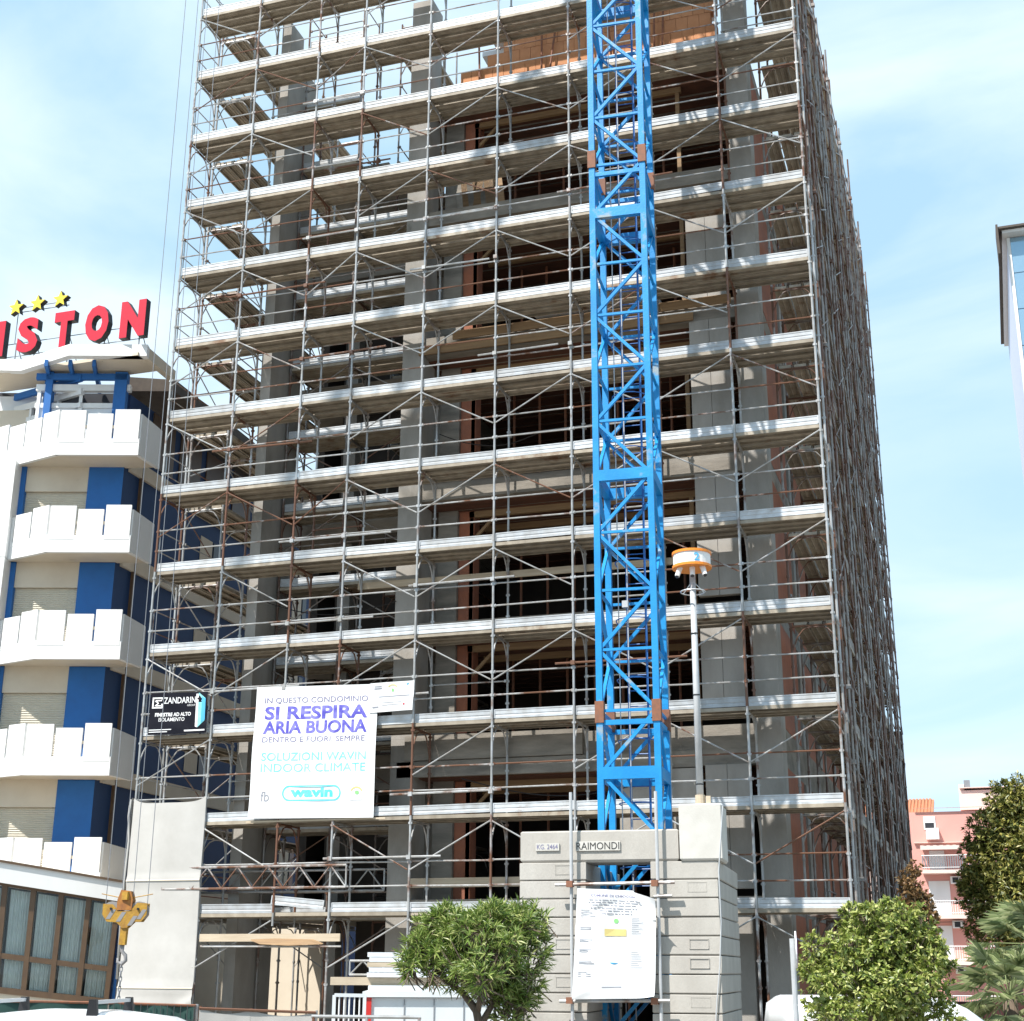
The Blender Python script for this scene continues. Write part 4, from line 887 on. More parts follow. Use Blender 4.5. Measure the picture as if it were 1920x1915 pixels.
MB().hexa([q2-ha*1.6+V((0, 0, zc0-0.35)), q2+V((0, 0, zc0-0.35)), q3+V((0, 0, zc0-0.35)), q3-ha*3+V((0, 0, zc0-0.35)), q2-ha*1.6+V((0, 0, zc0+0.12)), q2+V((0, 0, zc0+0.02)), q3+V((0, 0, zc0+0.02)), q3-ha*3+V((0, 0, zc0+0.12))]).build('roof_edge', MAT['darkroof'], hotel)
for l in (1.4, 3.2, 5, 7, 9): swbox(l, l+1.4, ZB[-1]+0.6, zc0-0.6, 0.003, 0.04, 'side_window', 'brown')

# roof sign: five red letters and three stars on a thin frame
sg = thing('roof_sign', 'red block letters and three yellow stars on a thin frame above the hotel canopy', 'sign', at(150, 650, 40.2))
sp = at(252, 632, 39.4); yS = sp.y
def sxz(u, v): p = aty(u, v, yS); return p.x, p.z
for ch, u0, u1, vt, vb in (('I', -16, 7.5, 604, 669), ('S', 33, 71, 596, 660), ('T', 101, 137, 585, 650), ('O', 160, 203, 573, 639), ('N', 226, 272, 564, 631)):
    x0 = sxz((u0+u0)/2, (vt+vb)/2)[0]; x1 = sxz(u1, (vt+vb)/2)[0]; zt = sxz((u0+u1)/2, vt)[1]; zb2 = sxz((u0+u1)/2, vb)[1]
    vs, fs = text_mesh(ch, 0.05 if ch == 'S' else 0.07); m = MB(); m.v = [(lerp(x0, x1, x), yS, lerp(zb2, zt, y)) for x, y, _ in vs]; m.f = fs
    lt = m.build('letter', MAT['red'], sg)
    vs, fs = text_mesh(ch, 0.05 if ch == 'S' else 0.07, 0.5); m = MB(); zs = [q[2] for q in vs]; z0_, z1_ = min(zs), max(zs)
    m.v = [(lerp(x0, x1, x), yS+0.004+0.22*(z1_-z)/(z1_-z0_), lerp(zb2, zt, y)) for x, y, z in vs]; m.f = fs
    m.build('letter_return', MAT['black'], lt)
for u, v in ((29, 576), (69, 568), (112, 560)):
    cx, cz = sxz(u, v); st = []
    for i in range(10):
        a = math.pi/2 + i*math.pi/5; r_ = 0.27 if i % 2 == 0 else 0.115; st.append(V((cx+r_*math.cos(a), yS+0.02, cz+r_*math.sin(a))))
    so = MB().prism(st, V((0, 0.02, 0))).build('star', MAT['yellow'], sg)
    MB().prism([p+V((0, 0.021, 0)) for p in st], V((0, 0.16, 0))).build('star_return', MAT['black'], so)
zr = sxz(150, 618)[1]; xa, xb = sxz(-40, 600)[0], sxz(268, 600)[0]
for z in (zr, zr-0.42): MB().tube((xa, yS+0.30, z), (xb, yS+0.30, z), 0.015, 5).build('frame_rail', MAT['grey'], sg)
MB().tube((sxz(12, 580)[0], yS+0.24, sxz(30, 580)[1]), (sxz(120, 575)[0], yS+0.24, sxz(30, 580)[1]), 0.015, 5).tube((sxz(12, 580)[0], yS+0.24, sxz(30, 572)[1]), (sxz(120, 575)[0], yS+0.24, sxz(30, 572)[1]), 0.015, 5).build('frame_rail', MAT['grey'], sg)
for u in (20, 55, 118, 185, 250):
    x = sxz(u, 640)[0]; MB().tube((x, yS+0.28, zc0+0.0), (x, yS+0.28, zr), 0.02, 5).tube((x, yS+0.28, zr), (x-0.15, yS+1.2, zc0+0.1), 0.015, 5).build('frame_post', MAT['grey'], sg)
for u in (22, 118):
    x = sxz(u, 600)[0]; MB().tube((x, yS+0.26, zr), (x, yS+0.26, sxz(u, 580)[1]), 0.015, 5).build('frame_post', MAT['grey'], sg)
MB().box((xa, yS+0.2, zc0+0.0), (xb-0.2, yS+1.4, zc0+0.1)).build('roof_deck', MAT['soffit'], sg)

# ================================================================== GLAZED VERANDA
ver = thing('veranda', 'single-storey veranda with brown window frames and white curtains, in front of the hotel', 'veranda', at(110, 1900, 37))
ch_ = CF.copy(); ch_.z = 0; ch_.normalize()
DV = 37.0
va = (at(8, 1662, DV), at(224, 1696, DV), at(-10, 1850, DV), at(203, 1873, DV))
def vq(s, t, off=0.0):                                      # s 0..1 left to right, t 0 sill .. 1 head
    p = (va[2]*(1-s)+va[3]*s)*(1-t) + (va[0]*(1-s)+va[1]*s)*t
    return p + ch_*off
def vbox(s0, s1, t0, t1, o0, o1, name, mat, par=ver):
    return MB().hexa([vq(s0, t0, o0), vq(s1, t0, o0), vq(s1, t0, o1), vq(s0, t0, o1), vq(s0, t1, o0), vq(s1, t1, o0), vq(s1, t1, o1), vq(s0, t1, o1)]).build(name, MAT[mat] if isinstance(mat, str) else mat, par)
SM = [-0.50, -0.24, 0.01, 0.255, 0.495, 0.735, 0.985]
for s in SM: vbox(s-0.022, s+0.022, 0, 1, -0.05, 0.05, 'mullion', 'brown')
vbox(-0.52, 1.005, 0.28, 0.335, -0.04, 0.04, 'transom', 'brown'); vbox(-0.52, 1.005, -0.06, 0.0, -0.06, 0.1, 'sill', 'brown'); vbox(-0.52, 1.005, 1.0, 1.03, -0.06, 0.1, 'head', 'brown')
for s0, s1 in zip(SM[:-1], SM[1:]):
    for t0, t1 in ((0.0, 0.28), (0.335, 1.0)): vbox(s0+0.022, s1-0.022, t0, t1, 0.0, 0.006, 'pane', GLASS)
    m = MB(); ph = random.uniform(0, 6)
    m.grid(lambda s, t: vq(lerp(s0+0.03, s1-0.03, s), t*0.98, 0.14+0.03*math.sin(s*52+ph)+0.015*math.sin(s*23+2*ph)), 70, 1); m.build('curtain', MAT['curtain'], ver)
vbox(-0.55, 1.03, 1.03, 1.235, -0.25, 0.0, 'fascia', 'white'); vbox(-0.55, 1.03, 1.235, 1.26, -0.3, 0.2, 'coping', 'brown')
vbox(-0.55, 1.02, 1.04, 1.22, 0.0, 5.0, 'roof', 'soffit'); vbox(-0.55, 1.02, -0.5, -0.06, -0.02, 0.2, 'plinth', 'soffit'); vbox(-0.55, 1.02, -0.06, 1.0, 1.6, 1.7, 'inner_wall', 'dark')
vbox(1.02, 1.06, -0.5, 0.75, 0.1, 0.3, 'post', 'hblue')
vbox(0.985, 1.0, -0.5, 1.0, 0.06, 5.0, 'end_wall', 'hblue')

# pale neighbouring wall glimpsed through the ground floor
MB().box((-3.3, 9.0, G), (0.7, 9.2, 2.3)).build('courtyard_wall', MAT['soffit'], label='pale plaster courtyard wall seen through the open ground floor', cat='wall')

# ================================================================== PINK HOUSE, RIGHT BACKGROUND
pk = thing('apartment_house', 'pink apartment house with balconies and air conditioners in the right background', 'building', (17, 64, G))
YP = 60.8
def px(u, v, d=0.0): return aty(u, v, YP+d)
def pbox(u0, v0, u1, v1, d0, d1, name, mat, par=pk):
    a, b = px(u0, v1), px(u1, v0); return MB().box((a.x, YP+d0, a.z), (b.x, YP+d1, b.z)).build(name, MAT[mat] if isinstance(mat, str) else mat, par)
pbox(1715, 1516, 1990, 1920, 0, 9, 'wall', 'pink')
pbox(1712, 1509, 1995, 1517, -0.25, 0.0, 'cornice', 'palepink'); pbox(1714, 1576, 1990, 1581, -0.2, -0.002, 'string_course', 'palepink')
pbox(1800, 1472, 1995, 1515, 1.2, 7, 'attic', 'palepink'); pbox(1798, 1468, 1997, 1473, 1.0, 7.2, 'attic_roof', 'palepink')
pbox(1807, 1457, 1817, 1475, 1.5, 2.1, 'chimney', 'grey'); pbox(1797, 1466, 1806, 1480, 1.3, 1.9, 'chimney', 'palepink')
w = pbox(1733, 1531, 1753, 1556, -0.06, -0.001, 'window', 'white'); pbox(1735, 1543, 1751, 1554, -0.075, -0.061, 'pane', 'dark', w)
pbox(1738, 1554, 1760, 1575, -0.5, -0.002, 'air_conditioner', 'white')
m = MB(); aw = [px(1727, 1587), px(1799, 1586)]
for i in range(12):
    x0, x1 = lerp(aw[0].x, aw[1].x, i/12), lerp(aw[0].x, aw[1].x, (i+1)/12); z = aw[0].z
    m.hexa([V(p) for p in ((x0, YP-1.2, z-0.30), (x1, YP-1.2, z-0.30), (x1, YP-0.003, z-0.02), (x0, YP-0.003, z-0.02), (x0, YP-1.2, z-0.05-0.03*(i % 2)), (x1, YP-1.2, z-0.05-0.03*(i % 2)), (x1, YP-0.003, z+0.02), (x0, YP-0.003, z+0.02))])
m.build('awning', MAT['palepink'], pk)
for u0, u1, vt, vb, door in ((1735, 1850, 1605, 1632, False), (1748, 1860, 1690, 1716, True), (1765, 1930, 1775, 1802, True), (1790, 1900, 1868, 1890, False)):
    bo = pbox(u0-4, vb, u1, vb+8, -1.1, -0.003, 'balcony', 'palepink')
    a, b = px(u0-3, vb), px(u1, vt); m = MB(); m.tube((a.x, YP-1.05, b.z), (b.x, YP-1.05, b.z), 0.03, 5).tube((a.x, YP-1.05, a.z+0.08), (b.x, YP-1.05, a.z+0.08), 0.02, 5); m.tube((a.x, YP-1.05, b.z), (a.x, YP, b.z), 0.03, 5)
    m.build('balcony_rail', MAT['white'], bo)
    for i in range(int((b.x-a.x)/0.13)): MB().box((a.x+i*0.13, YP-1.06, a.z), (a.x+i*0.13+0.025 if door else a.x+i*0.13+0.06, YP-1.04, b.z)).build('baluster', MAT['white' if door else 'grey'], bo)
for u0, v0, u1, v1 in ((1746, 1652, 1780, 1716), (1765, 1736, 1785, 1800), (1745, 1595, 1770, 1632)):
    w = pbox(u0, v0, u1, v1, -0.05, -0.001, 'shutter', 'white')
for u, v in ((1783, 1644), (1787, 1727), (1793, 1812)): pbox(u, v, u+19, v+14, -0.45, -0.002, 'air_conditioner', 'white'); pbox(u+4, v+2, u+14, v+12, -0.46, -0.451, 'fan_grille', 'dark')
pp = thing('tiled_house', 'cream house with an orange tiled roof between the scaffolding and the pink house', 'building', (12.5, 72, G))
a, b = aty(1655, 1920, 70), aty(1722, 1533, 70); MB().box((a.x-6, 70, G), (b.x, 78, b.z)).build('wall', MAT['palepink'], pp)
z0 = b.z; z1 = aty(1700, 1503, 72).z; m = MB()
for i in range(66):
    x = b.x+0.6-i*0.22; m.hexa([V(p) for p in ((x, 69.6, z0-0.05), (x+0.2, 69.6, z0-0.05), (x+0.2, 74, z1+0.3), (x, 74, z1+0.3), (x+0.05, 69.6, z0+0.04), (x+0.15, 69.6, z0+0.04), (x+0.15, 74, z1+0.39), (x+0.05, 74, z1+0.39))])
m.build('tile_roof', MAT['tile'], pp)
MB().hexa([V(p) for p in ((b.x+0.95, 69.5, z0-0.2), (b.x-14.2, 69.5, z0-0.2), (b.x-14.2, 74.1, z1+0.1), (b.x+0.95, 74.1, z1+0.1), (b.x+0.95, 69.5, z0-0.04), (b.x-14.2, 69.5, z0-0.04), (b.x-14.2, 74.1, z1+0.31), (b.x+0.95, 74.1, z1+0.31))]).build('roof', MAT['tile'], pp)
for u, v in ((1705, 1570), (1706, 1625)):
    c = aty(u, v, 69.95); MB().box(c-V((0.3, 0, 0.7)), c+V((0.3, 0.04, 0.7))).build('window', MAT['lav'], pp)
ld_ = thing('washing', 'pink cloth hung to dry beside the pink house', 'cloth', aty(1702, 1605, 69.5)); c0 = aty(1698, 1602, 69.5)
MB().grid(lambda s, t: c0 + V((0.7*s, 0.05*math.sin(9*s), -0.35*t-0.08*math.sin(3.1*s))), 8, 3).build('cloth', MAT['magenta'], ld_, smooth=True)
MB().box((c0.x-0.1, 69.52, c0.z-0.0), (c0.x+0.9, 69.99, c0.z+0.03)).build('drying_rack', MAT['grey'], ld_)
MB().path([at(1700, 1728, 46)+V((0, 0, 0))] + [at(1700+i*33, 1729+6*math.sin(i/8*math.pi)-2*i, 46) for i in range(1, 9)] + [at(2050, 1700, 46)], 0.012, 4).build('overhead_wire', MAT['wire'], label='thin dark overhead wire in front of the pink house', cat='wire')

# ================================================================== GLASS TOWER, RIGHT EDGE
gt = thing('glass_tower', 'pale blue glass tower with an overhanging roof at the right edge', 'building', (26, 36, G))
C0 = at(1888, 447, 60.0); gx = CR.copy(); gx.z = 0; gx.normalize(); gx = (gx*math.cos(0.325)-ch_*math.sin(0.325)).normalized(); gy = V((-gx.y, gx.x, 0))
def gp(a, b, z): return V((C0.x, C0.y, 0)) + gx*a + gy*b + V((0, 0, z))
def gbox(a0, a1, b0, b1, z0, z1, name, mat): return MB().hexa([gp(a0, b0, z0), gp(a1, b0, z0), gp(a1, b1, z0), gp(a0, b1, z0), gp(a0, b0, z1), gp(a1, b0, z1), gp(a1, b1, z1), gp(a0, b1, z1)]).build(name, MAT[mat], gt)
ZG = C0.z
gbox(0, 12, 0.1, 12, G, ZG, 'core', 'lav')
fh = 1.72
for i in range(19):
    for j in range(5):
        if ZG-(i+1)*fh > G: gbox(0.12+j*2.2, 2.28+j*2.2, 0.0, 0.09, ZG-(i+1)*fh+0.02, ZG-i*fh-0.02, 'pane', 'glassblue')
gbox(-0.02, 0.11, -0.05, 0.09, G, ZG, 'corner_mullion', 'white')
gbox(-0.35, 12.5, -0.7, 12, ZG+0.16, ZG+0.26, 'roof_edge', 'darkroof'); gbox(-0.2, 12.5, -0.5, 12, ZG+0.02, ZG+0.155, 'roof_soffit', 'white'); gbox(-0.45, -0.36, -0.85, 0.4, ZG-1.1, ZG+0.3, 'roof_fin', 'darkroof')

# ================================================================== PLANTS
def leaf(m, p, d, n, L, W, fold=0.25, droop=0.15):
    d = d.normalized(); sd = d.cross(n)
    if sd.length < 1e-3: sd = d.orthogonal()
    sd.normalize(); n = sd.cross(d); k = len(m.v)
    mid = p + d*(L*0.5) + n*(-fold*W); tip = p + d*L - V((0, 0, droop*L))
    a, b = p + d*(L*0.45) + sd*(W/2), p + d*(L*0.45) - sd*(W/2)
    m.v += [tuple(q) for q in (p, a, tip, b)]; m.f += [(k, k+1, k+2), (k, k+2, k+3)]
def rdir(r):
    while True:
        v = V((r.uniform(-1, 1), r.uniform(-1, 1), r.uniform(-1, 1)))
        if 0.05 < v.length < 1: return v.normalized()
def crown_points(blobs, n, r, shell=0.55, main=0, mw=1.0):
    vol = [(b[1]*b[2]*b[3])**0.8*(mw if k < main else 1.0) for k, b in enumerate(blobs)]; tot = sum(vol); out = []
    for bb, vv in zip(blobs, vol):
        for _ in range(int(n*vv/tot)+1):
            d = rdir(r); q = shell + (1-shell)*r.random()**0.6
            out.append((bb[0]+V((d.x*bb[1]*q, d.y*bb[2]*q, d.z*bb[3]*q)), d))
    return out
def tree(name, label, base, trunks, blobs, nshoot, leaves, L, W, mat, seed, up=0.45, cat='tree', shell=0.5, spread=0.9, twig=True, lumps=4, mw=1.0):
    t = thing(name, label, cat, base); r = random.Random(seed)
    for pts, rs in trunks: MB().path(pts, 0, 8, rs).build('trunk', MAT['bark'], t, smooth=True)
    m = MB(); tw = MB(); rb = random.Random(seed+50); ex = []
    for bc, rx, ry, rz in blobs:
        for _ in range(lumps):
            d = rdir(rb); d.z = abs(d.z)*1.0 if rb.random() < 0.7 else d.z; q = rb.uniform(0.22, 0.42)
            ex.append((bc+V((d.x*rx, d.y*ry, d.z*rz))*rb.uniform(0.85, 1.02), rx*q, ry*q, rz*q))
    nm_ = len(blobs); blobs = blobs + ex
    for p, d in crown_points(blobs, nshoot, r, shell, nm_, mw):
        ax = (d + V((0, 0, up)) + rdir(r)*0.35).normalized(); n = r.randint(*leaves)
        if twig and r.random() < 0.35: tw.tube(p-ax*(L*2.2), p+ax*L*0.4, 0.006*L/0.1, 4, cap=False)
        for i in range(n):
            sd = rdir(r); ld = (ax*(0.35+0.6*r.random()) + sd*spread).normalized()
            leaf(m, p + ax*(L*0.5*i/n), ld, ax, L*r.uniform(0.7, 1.2), W*r.uniform(0.8, 1.2))
    if tw.v: tw.build('twigs', MAT['bark'], t, kind='stuff')
    m.build('crown', MAT[mat], t, kind='stuff')
    return t
# oleander in front of the ballast
D = 18.0
def loc(u, v, dd=0.0, DD=18.0): return at(u, v, DD+dd)
ob = loc(905, 1915); ob = V((ob.x, ob.y, G))
tr = [([ob, loc(900, 1930), loc(893, 1895), loc(868, 1862, 0.1), loc(835, 1838, 0.1), loc(815, 1810)], [0.06, 0.055, 0.05, 0.038, 0.025, 0.012]),
      ([loc(900, 1925), loc(925, 1880, 0.1), loc(950, 1830, 0.1), loc(975, 1780)], [0.05, 0.035, 0.025, 0.012]), ([loc(895, 1900), loc(905, 1850, -0.1), loc(900, 1790, -0.1)], [0.04, 0.03, 0.012])]
s = 18.0/0.955/FPX
bl = [(loc(u, v, dd), a*s, 0.9*a*s, b*s) for u, v, a, b, dd in ((805, 1805, 55, 42, 0), (835, 1765, 60, 45, 0.2), (900, 1745, 75, 45, 0), (960, 1755, 60, 48, 0.1), (985, 1790, 42, 60, 0), (905, 1800, 80, 50, -0.35), (930, 1850, 50, 45, 0.1), (860, 1820, 60, 35, -0.1), (935, 1715, 22, 18, 0.1), (1008, 1735, 18, 32, 0.1), (955, 1880, 35, 40, 0.1), (790, 1780, 28, 25, 0), (845, 1730, 40, 28, 0.1), (775, 1815, 25, 28, 0), (985, 1850, 30, 40, 0.1), (960, 1895, 40, 30, 0.1), (975, 1725, 22, 20, 0))]
tree('oleander_tree', 'green oleander tree with narrow leaves in front of the left ballast stack', ob, tr, [(b_[0], b_[1]*0.88, b_[2]*0.88, b_[3]*0.9) for b_ in bl], 1500, (8, 12), 0.135, 0.020, 'oleander', 5, up=0.9, shell=0.4, spread=0.65, lumps=7, mw=0.4)
# pale green bush at the right
bb = loc(1640, 1915); bb = V((bb.x, bb.y, G))
bl = [(loc(u, v, dd), a*s, 0.9*a*s, b*s) for u, v, a, b, dd in ((1655, 1745, 75, 50, 0.1), (1600, 1800, 75, 55, 0), (1690, 1790, 75, 55, 0), (1560, 1840, 60, 45, 0), (1640, 1850, 100, 60, -0.3), (1735, 1840, 50, 55, 0.1), (1620, 1910, 110, 50, -0.2), (1730, 1905, 60, 45, 0), (1525, 1770, 26, 18, 0), (1525, 1830, 30, 25, 0), (1690, 1725, 45, 30, 0.1), (1755, 1800, 28, 30, 0.1), (1620, 1720, 42, 26, 0))]
tree('leafy_bush', 'large pale green leafy bush in front of the right end of the scaffolding', bb, [([bb, loc(1640, 1930), loc(1630, 1860), loc(1600, 1800)], [0.07, 0.06, 0.04, 0.015]), ([loc(1640, 1930), loc(1680, 1850), loc(1690, 1780)], [0.05, 0.04, 0.015])], [(b_[0], b_[1]*0.87, b_[2]*0.87, b_[3]*0.88) for b_ in bl], 3900, (7, 10), 0.070, 0.030, 'bush', 6, up=0.5, shell=0.35, spread=0.9, cat='bush', twig=True, lumps=9, mw=0.35)
# dark conifer, right edge
s2 = 35/0.955/FPX; tb = at(1900, 1900, 35); tb = V((tb.x, tb.y, G))
bl = [(at(u, v, 35+dd), a*s2, a*s2, b*s2) for u, v, a, b, dd in ((1890, 1510, 40, 35, 0), (1925, 1500, 40, 45, 0), (1860, 1560, 45, 40, 0), (1900, 1600, 70, 60, 0), (1840, 1620, 32, 45, 0), (1850, 1680, 40, 50, 0), (1900, 1690, 60, 60, -0.3), (1870, 1745, 45, 38, 0), (1950, 1600, 60, 100, 0), (1940, 1720, 50, 50, 0), (1825, 1665, 20, 35, 0))]
tree('conifer_tree', 'dark dense conifer tree at the right edge in front of the pink house', tb, [([tb, at(1900, 1800, 35), at(1900, 1650, 35), at(1900, 1530, 35)], [0.2, 0.16, 0.12, 0.04])], bl, 4800, (7, 10), 0.13, 0.042, 'pine', 8, up=0.6, shell=0.3, twig=False)
# russet tree behind the bush
tb = at(1712, 1900, 30); tb = V((tb.x, tb.y, G)); s3 = 30/0.955/FPX
bl = [(at(u, v, 30), a*s3, a*s3, b*s3) for u, v, a, b in ((1708, 1660, 18, 28), (1722, 1700, 24, 35), (1735, 1740, 22, 35), (1705, 1720, 20, 30), (1715, 1630, 9, 15))]
tree('russet_tree', 'small tree with russet leaves behind the pale green bush', tb, [([tb, at(1714, 1800, 30), at(1712, 1650, 30)], [0.08, 0.06, 0.02])], bl, 420, (6, 9), 0.10, 0.05, 'redleaf', 9, twig=False)
# fan palm, bottom right corner
def palm(label, c, base, seed, n=34, R=0.9):
    t = thing('fan_palm', label, 'palm', base, 'fan palms in the bottom right corner'); r = random.Random(seed)
    MB().path([base, base.lerp(c, 0.5), c], 0, 10, [0.14, 0.12, 0.12]).build('trunk', MAT['bark'], t, smooth=True)
    for i in range(n):
        az = 2*math.pi*i*0.618; el = r.uniform(-0.75, 1.15); d = V((math.cos(az)*math.cos(el), math.sin(az)*math.cos(el), math.sin(el)))
        p1 = c + d*R*r.uniform(0.5, 0.75); m = MB().tube(c, p1, 0.012, 5, 0.007); sd = d.cross(V((0, 0, 1))).normalized(); nn = sd.cross(d)
        for j in range(19):
            a = (j-9)/9*1.75; ld = d*math.cos(a)+sd*math.sin(a); leaf(m, p1, ld, nn, R*0.62*(0.72+0.28*math.cos(a)), 0.024, 0.3, 0.22+0.1*r.random())
        m.build('frond', MAT['palm'], t)
pc = at(1893, 1868, 26); palm('fan palm with spiky grey-green fronds in the bottom right corner', pc, V((pc.x, pc.y, G)), 3)
pc = at(1935, 1770, 27.5); palm('second fan palm, taller and half cut off by the right edge', pc, V((pc.x, pc.y, G)), 4)

# ================================================================== VEHICLES
def vehicle(name, label, cat, org, ang, prof, width, roofy, mat, wheels, wr, glass=True, tum=0.16):
    """prof: side profile (x,z) lower body and cabin as two closed polylines"""
    o = thing(name, label, cat, org); Mv = Matrix.Translation(org) @ Matrix.Rotation(ang, 4, 'Z')
    def loft(poly, y0f, nm, mt, yo=0.0):
        m = MB(); n = len(poly); secs = (-1, -0.86, -0.45, 0, 0.45, 0.86, 1)
        for sy in secs:
            for x, z in poly:
                inset = y0f(z); yy = sy*(width/2-inset); drop = 0.045*abs(sy)**3 if z > roofy-0.2 else 0.0
                sh = (0.97 if abs(sy) == 1 else 1.0); m.v.append(tuple(Mv @ V((x*sh if abs(sy) == 1 else x, yy, z-drop-(0.015 if abs(sy) == 1 else 0)))))
        for k in range(len(secs)-1):
            for i in range(n): j = (i+1) % n; m.f.append((k*n+i, k*n+j, (k+1)*n+j, (k+1)*n+i))
        m.f += [tuple(reversed(range(n))), tuple((len(secs)-1)*n+i for i in range(n))]
        return m.build(nm, MAT[mt], o, smooth=True)
    low, cabin = prof; belt = max(z for x, z in low)
    bo = loft(low, lambda z: 0.03 if z < 0.4 else 0.0, 'body', mat); loft(cabin, lambda z: 0.05+tum*max(0, (z-belt)/(roofy-belt)), 'cabin', mat)
    if glass:
        xs = [x for x, z in cabin]; x0, x1 = min(xs)+0.45, max(xs)-0.45
        for sy in (-1, 1):
            for a, b in ((x0, (x0+x1)/2-0.05), ((x0+x1)/2+0.05, x1)):
                z0, z1 = belt+0.06, roofy-0.13; yb, yt = width/2-0.045-tum*0.1, width/2-0.03-tum*0.80
                q = [Mv @ V(p) for p in ((a, sy*yb, z0), (b, sy*yb, z0), (b-0.08, sy*yt, z1), (a+0.08, sy*yt, z1))]
                MB().prism(q, (Mv.to_3x3() @ V((0, sy*0.012, 0)))).build('side_window', MAT['dark'], o)
    for x in wheels:
        for sy in (-1, 1):
            w = MB().tube(Mv @ V((x, sy*(width/2-0.2), wr)), Mv @ V((x, sy*(width/2+0.01), wr)), wr, 20).build('wheel', MAT['rubber'], o); MB().tube(Mv @ V((x, sy*(width/2), wr)), Mv @ V((x, sy*(width/2+0.02), wr)), wr*0.6, 14).build('rim', MAT['alu'], w)
    for sy in (-1, 1):
        MB().sphere(Mv @ V((min(x for x, z in low)+0.12, sy*(width/2-0.22), 0.68)), 0.13, nu=10, nv=6).build('headlight', MAT['alu'], o, smooth=True)
    return o, Mv
HATCH = ([(-1.95, 0.25), (-2.02, 0.5), (-1.92, 0.78), (-1.1, 0.92), (0.4, 0.95), (1.75, 0.95), (1.98, 0.85), (2.0, 0.45), (1.9, 0.25)], [(-1.15, 0.90), (-0.95, 1.02), (-0.55, 1.28), (-0.25, 1.36), (0.3, 1.41), (0.9, 1.40), (1.4, 1.34), (1.65, 1.2), (1.85, 0.90)])
c1 = at(60, 1885, 13.7); org = V((c1.x-0.35, c1.y+0.2, G+0.004))
car, Mc = vehicle('parked_car', 'white parked car with two silver roof bars in the bottom left corner', 'car', org, YAW+0.05, HATCH, 1.72, 1.44, 'carwhite', (-1.3, 1.25), 0.30)
for x in (-0.1, 0.85):
    bar = MB().bar(Mc @ V((x-0.02, -0.56, 1.475)), Mc @ V((x+0.06, 0.56, 1.475)), 0.05, 0.03).build('roof_bar', MAT['alu'], car)
    for sy in (-1, 1):
        xx = x+0.02+0.04*sy; MB().hexa([Mc @ V((xx+dx, sy*(0.55)+dy, z)) for z, k in ((1.34, 1), (1.50, 0.6)) for dx, dy in ((-0.05*k, -0.035), (0.05*k, -0.035), (0.05*k, 0.035), (-0.05*k, 0.035))]).build('bar_foot', MAT['black'], bar)
VAN = ([(-2.2, 0.25), (-2.28, 0.6), (-2.15, 0.95), (-1.5, 1.05), (2.1, 1.05), (2.15, 0.3)], [(-1.75, 1.0), (-1.2, 1.32), (-0.9, 1.42), (0, 1.45), (1.9, 1.45), (2.08, 1.36), (2.14, 1.0)])
VAN = tuple([(x*0.74, z) for x, z in part] for part in VAN)
c2 = at(1500, 1875, 21.0)
vehicle('parked_van', 'white van parked behind the sign post and the pale green bush', 'van', V((c2.x+1.1, c2.y+0.7, G)), YAW+math.pi+0.05, VAN, 1.75, 1.45, 'carwhite', (-1.1, 1.0), 0.31, glass=False, tum=0.06)
a, b = at(1762, 1878, 31.0), at(1990, 1880, 31.0)
MB().slab4(V((a.x, a.y, G)), V((b.x, b.y, G)), b, a, V((-0.06, 0.19, 0))).build('garden_wall', MAT['maroon'], label='low dark red garden wall behind the fan palms', cat='wall')

# ================================================================== FENCES, CABIN, SMALL SITE THINGS
gf = thing('site_fence', 'dark green sheeted site fence in the bottom left behind the white car', 'fence', at(180, 1900, 20.5))
def fpt(u, v): return at(u, v, 20.5)
fa, fb_, fm = fpt(-60, 1876), fpt(367, 1886), fpt(205, 1881)
for p, q, nm in ((fa, fm, 'sheet'), (fm, fb_, 'sheet')):
    MB().grid(lambda s, t, p=p, q=q: V((lerp(p.x, q.x, s)+0.008*math.sin(30*s), lerp(p.y, q.y, s)+0.02*math.sin(14*s+3*t), lerp(G+0.05, lerp(p.z, q.z, s), t))), 24, 8).build(nm, MAT['green'], gf, smooth=True)
MB().tube(fa, fm, 0.018, 6).tube(fm, fb_, 0.018, 6).build('top_rail', MAT['rustjoint'], gf)
m = MB()
for i in range(14):
    q = fm.lerp(fb_, i/13); m.tube(V((q.x, q.y-0.04, G+0.05)), V((q.x, q.y-0.04, q.z)), 0.006, 4)
for dz in (0.18, 0.45): m.tube(fm-V((0, 0.04, dz)), fb_-V((0, 0.04, dz)), 0.006, 4)
m.build('wire_mesh', MAT['wire'], gf)
for q in (fa, fm, fb_): MB().tube(V((q.x, q.y+0.03, G)), V((q.x, q.y+0.03, q.z+0.02)), 0.022, 6).build('post', MAT['tube'], gf)
wf = thing('sheeted_barrier', 'low barrier hung with white sheets below the open ground floor', 'barrier', at(480, 1905, 22))
wa, wb, wm = at(374, 1891, 22), at(592, 1899, 22), at(470, 1895, 22)
for p, q in ((wa, wm), (wm, wb)):
    MB().grid(lambda s, t, p=p, q=q: V((lerp(p.x, q.x, s), lerp(p.y, q.y, s)+0.03*math.sin(11*s)*(1-t), lerp(G+0.1, lerp(p.z, q.z, s)-0.06*math.sin(math.pi*s)*t, t))), 16, 5).build('sheet', MAT['net'], wf, smooth=True)
MB().tube(wa, wb, 0.02, 6).build('top_rail', MAT['tube'], wf)
for q in (wa, wm, wb): MB().tube(V((q.x, q.y+0.03, G)), q+V((0, 0.03, 0.03)), 0.02, 6).build('post', MAT['tube'], wf)
ga, gb = at(627, 1866, 23.0), at(684, 1867, 23.0)
bg_ = thing('railing_gate', 'small white railing gate beside the red corner post of the site container', 'gate', V((ga.x, ga.y, G)))
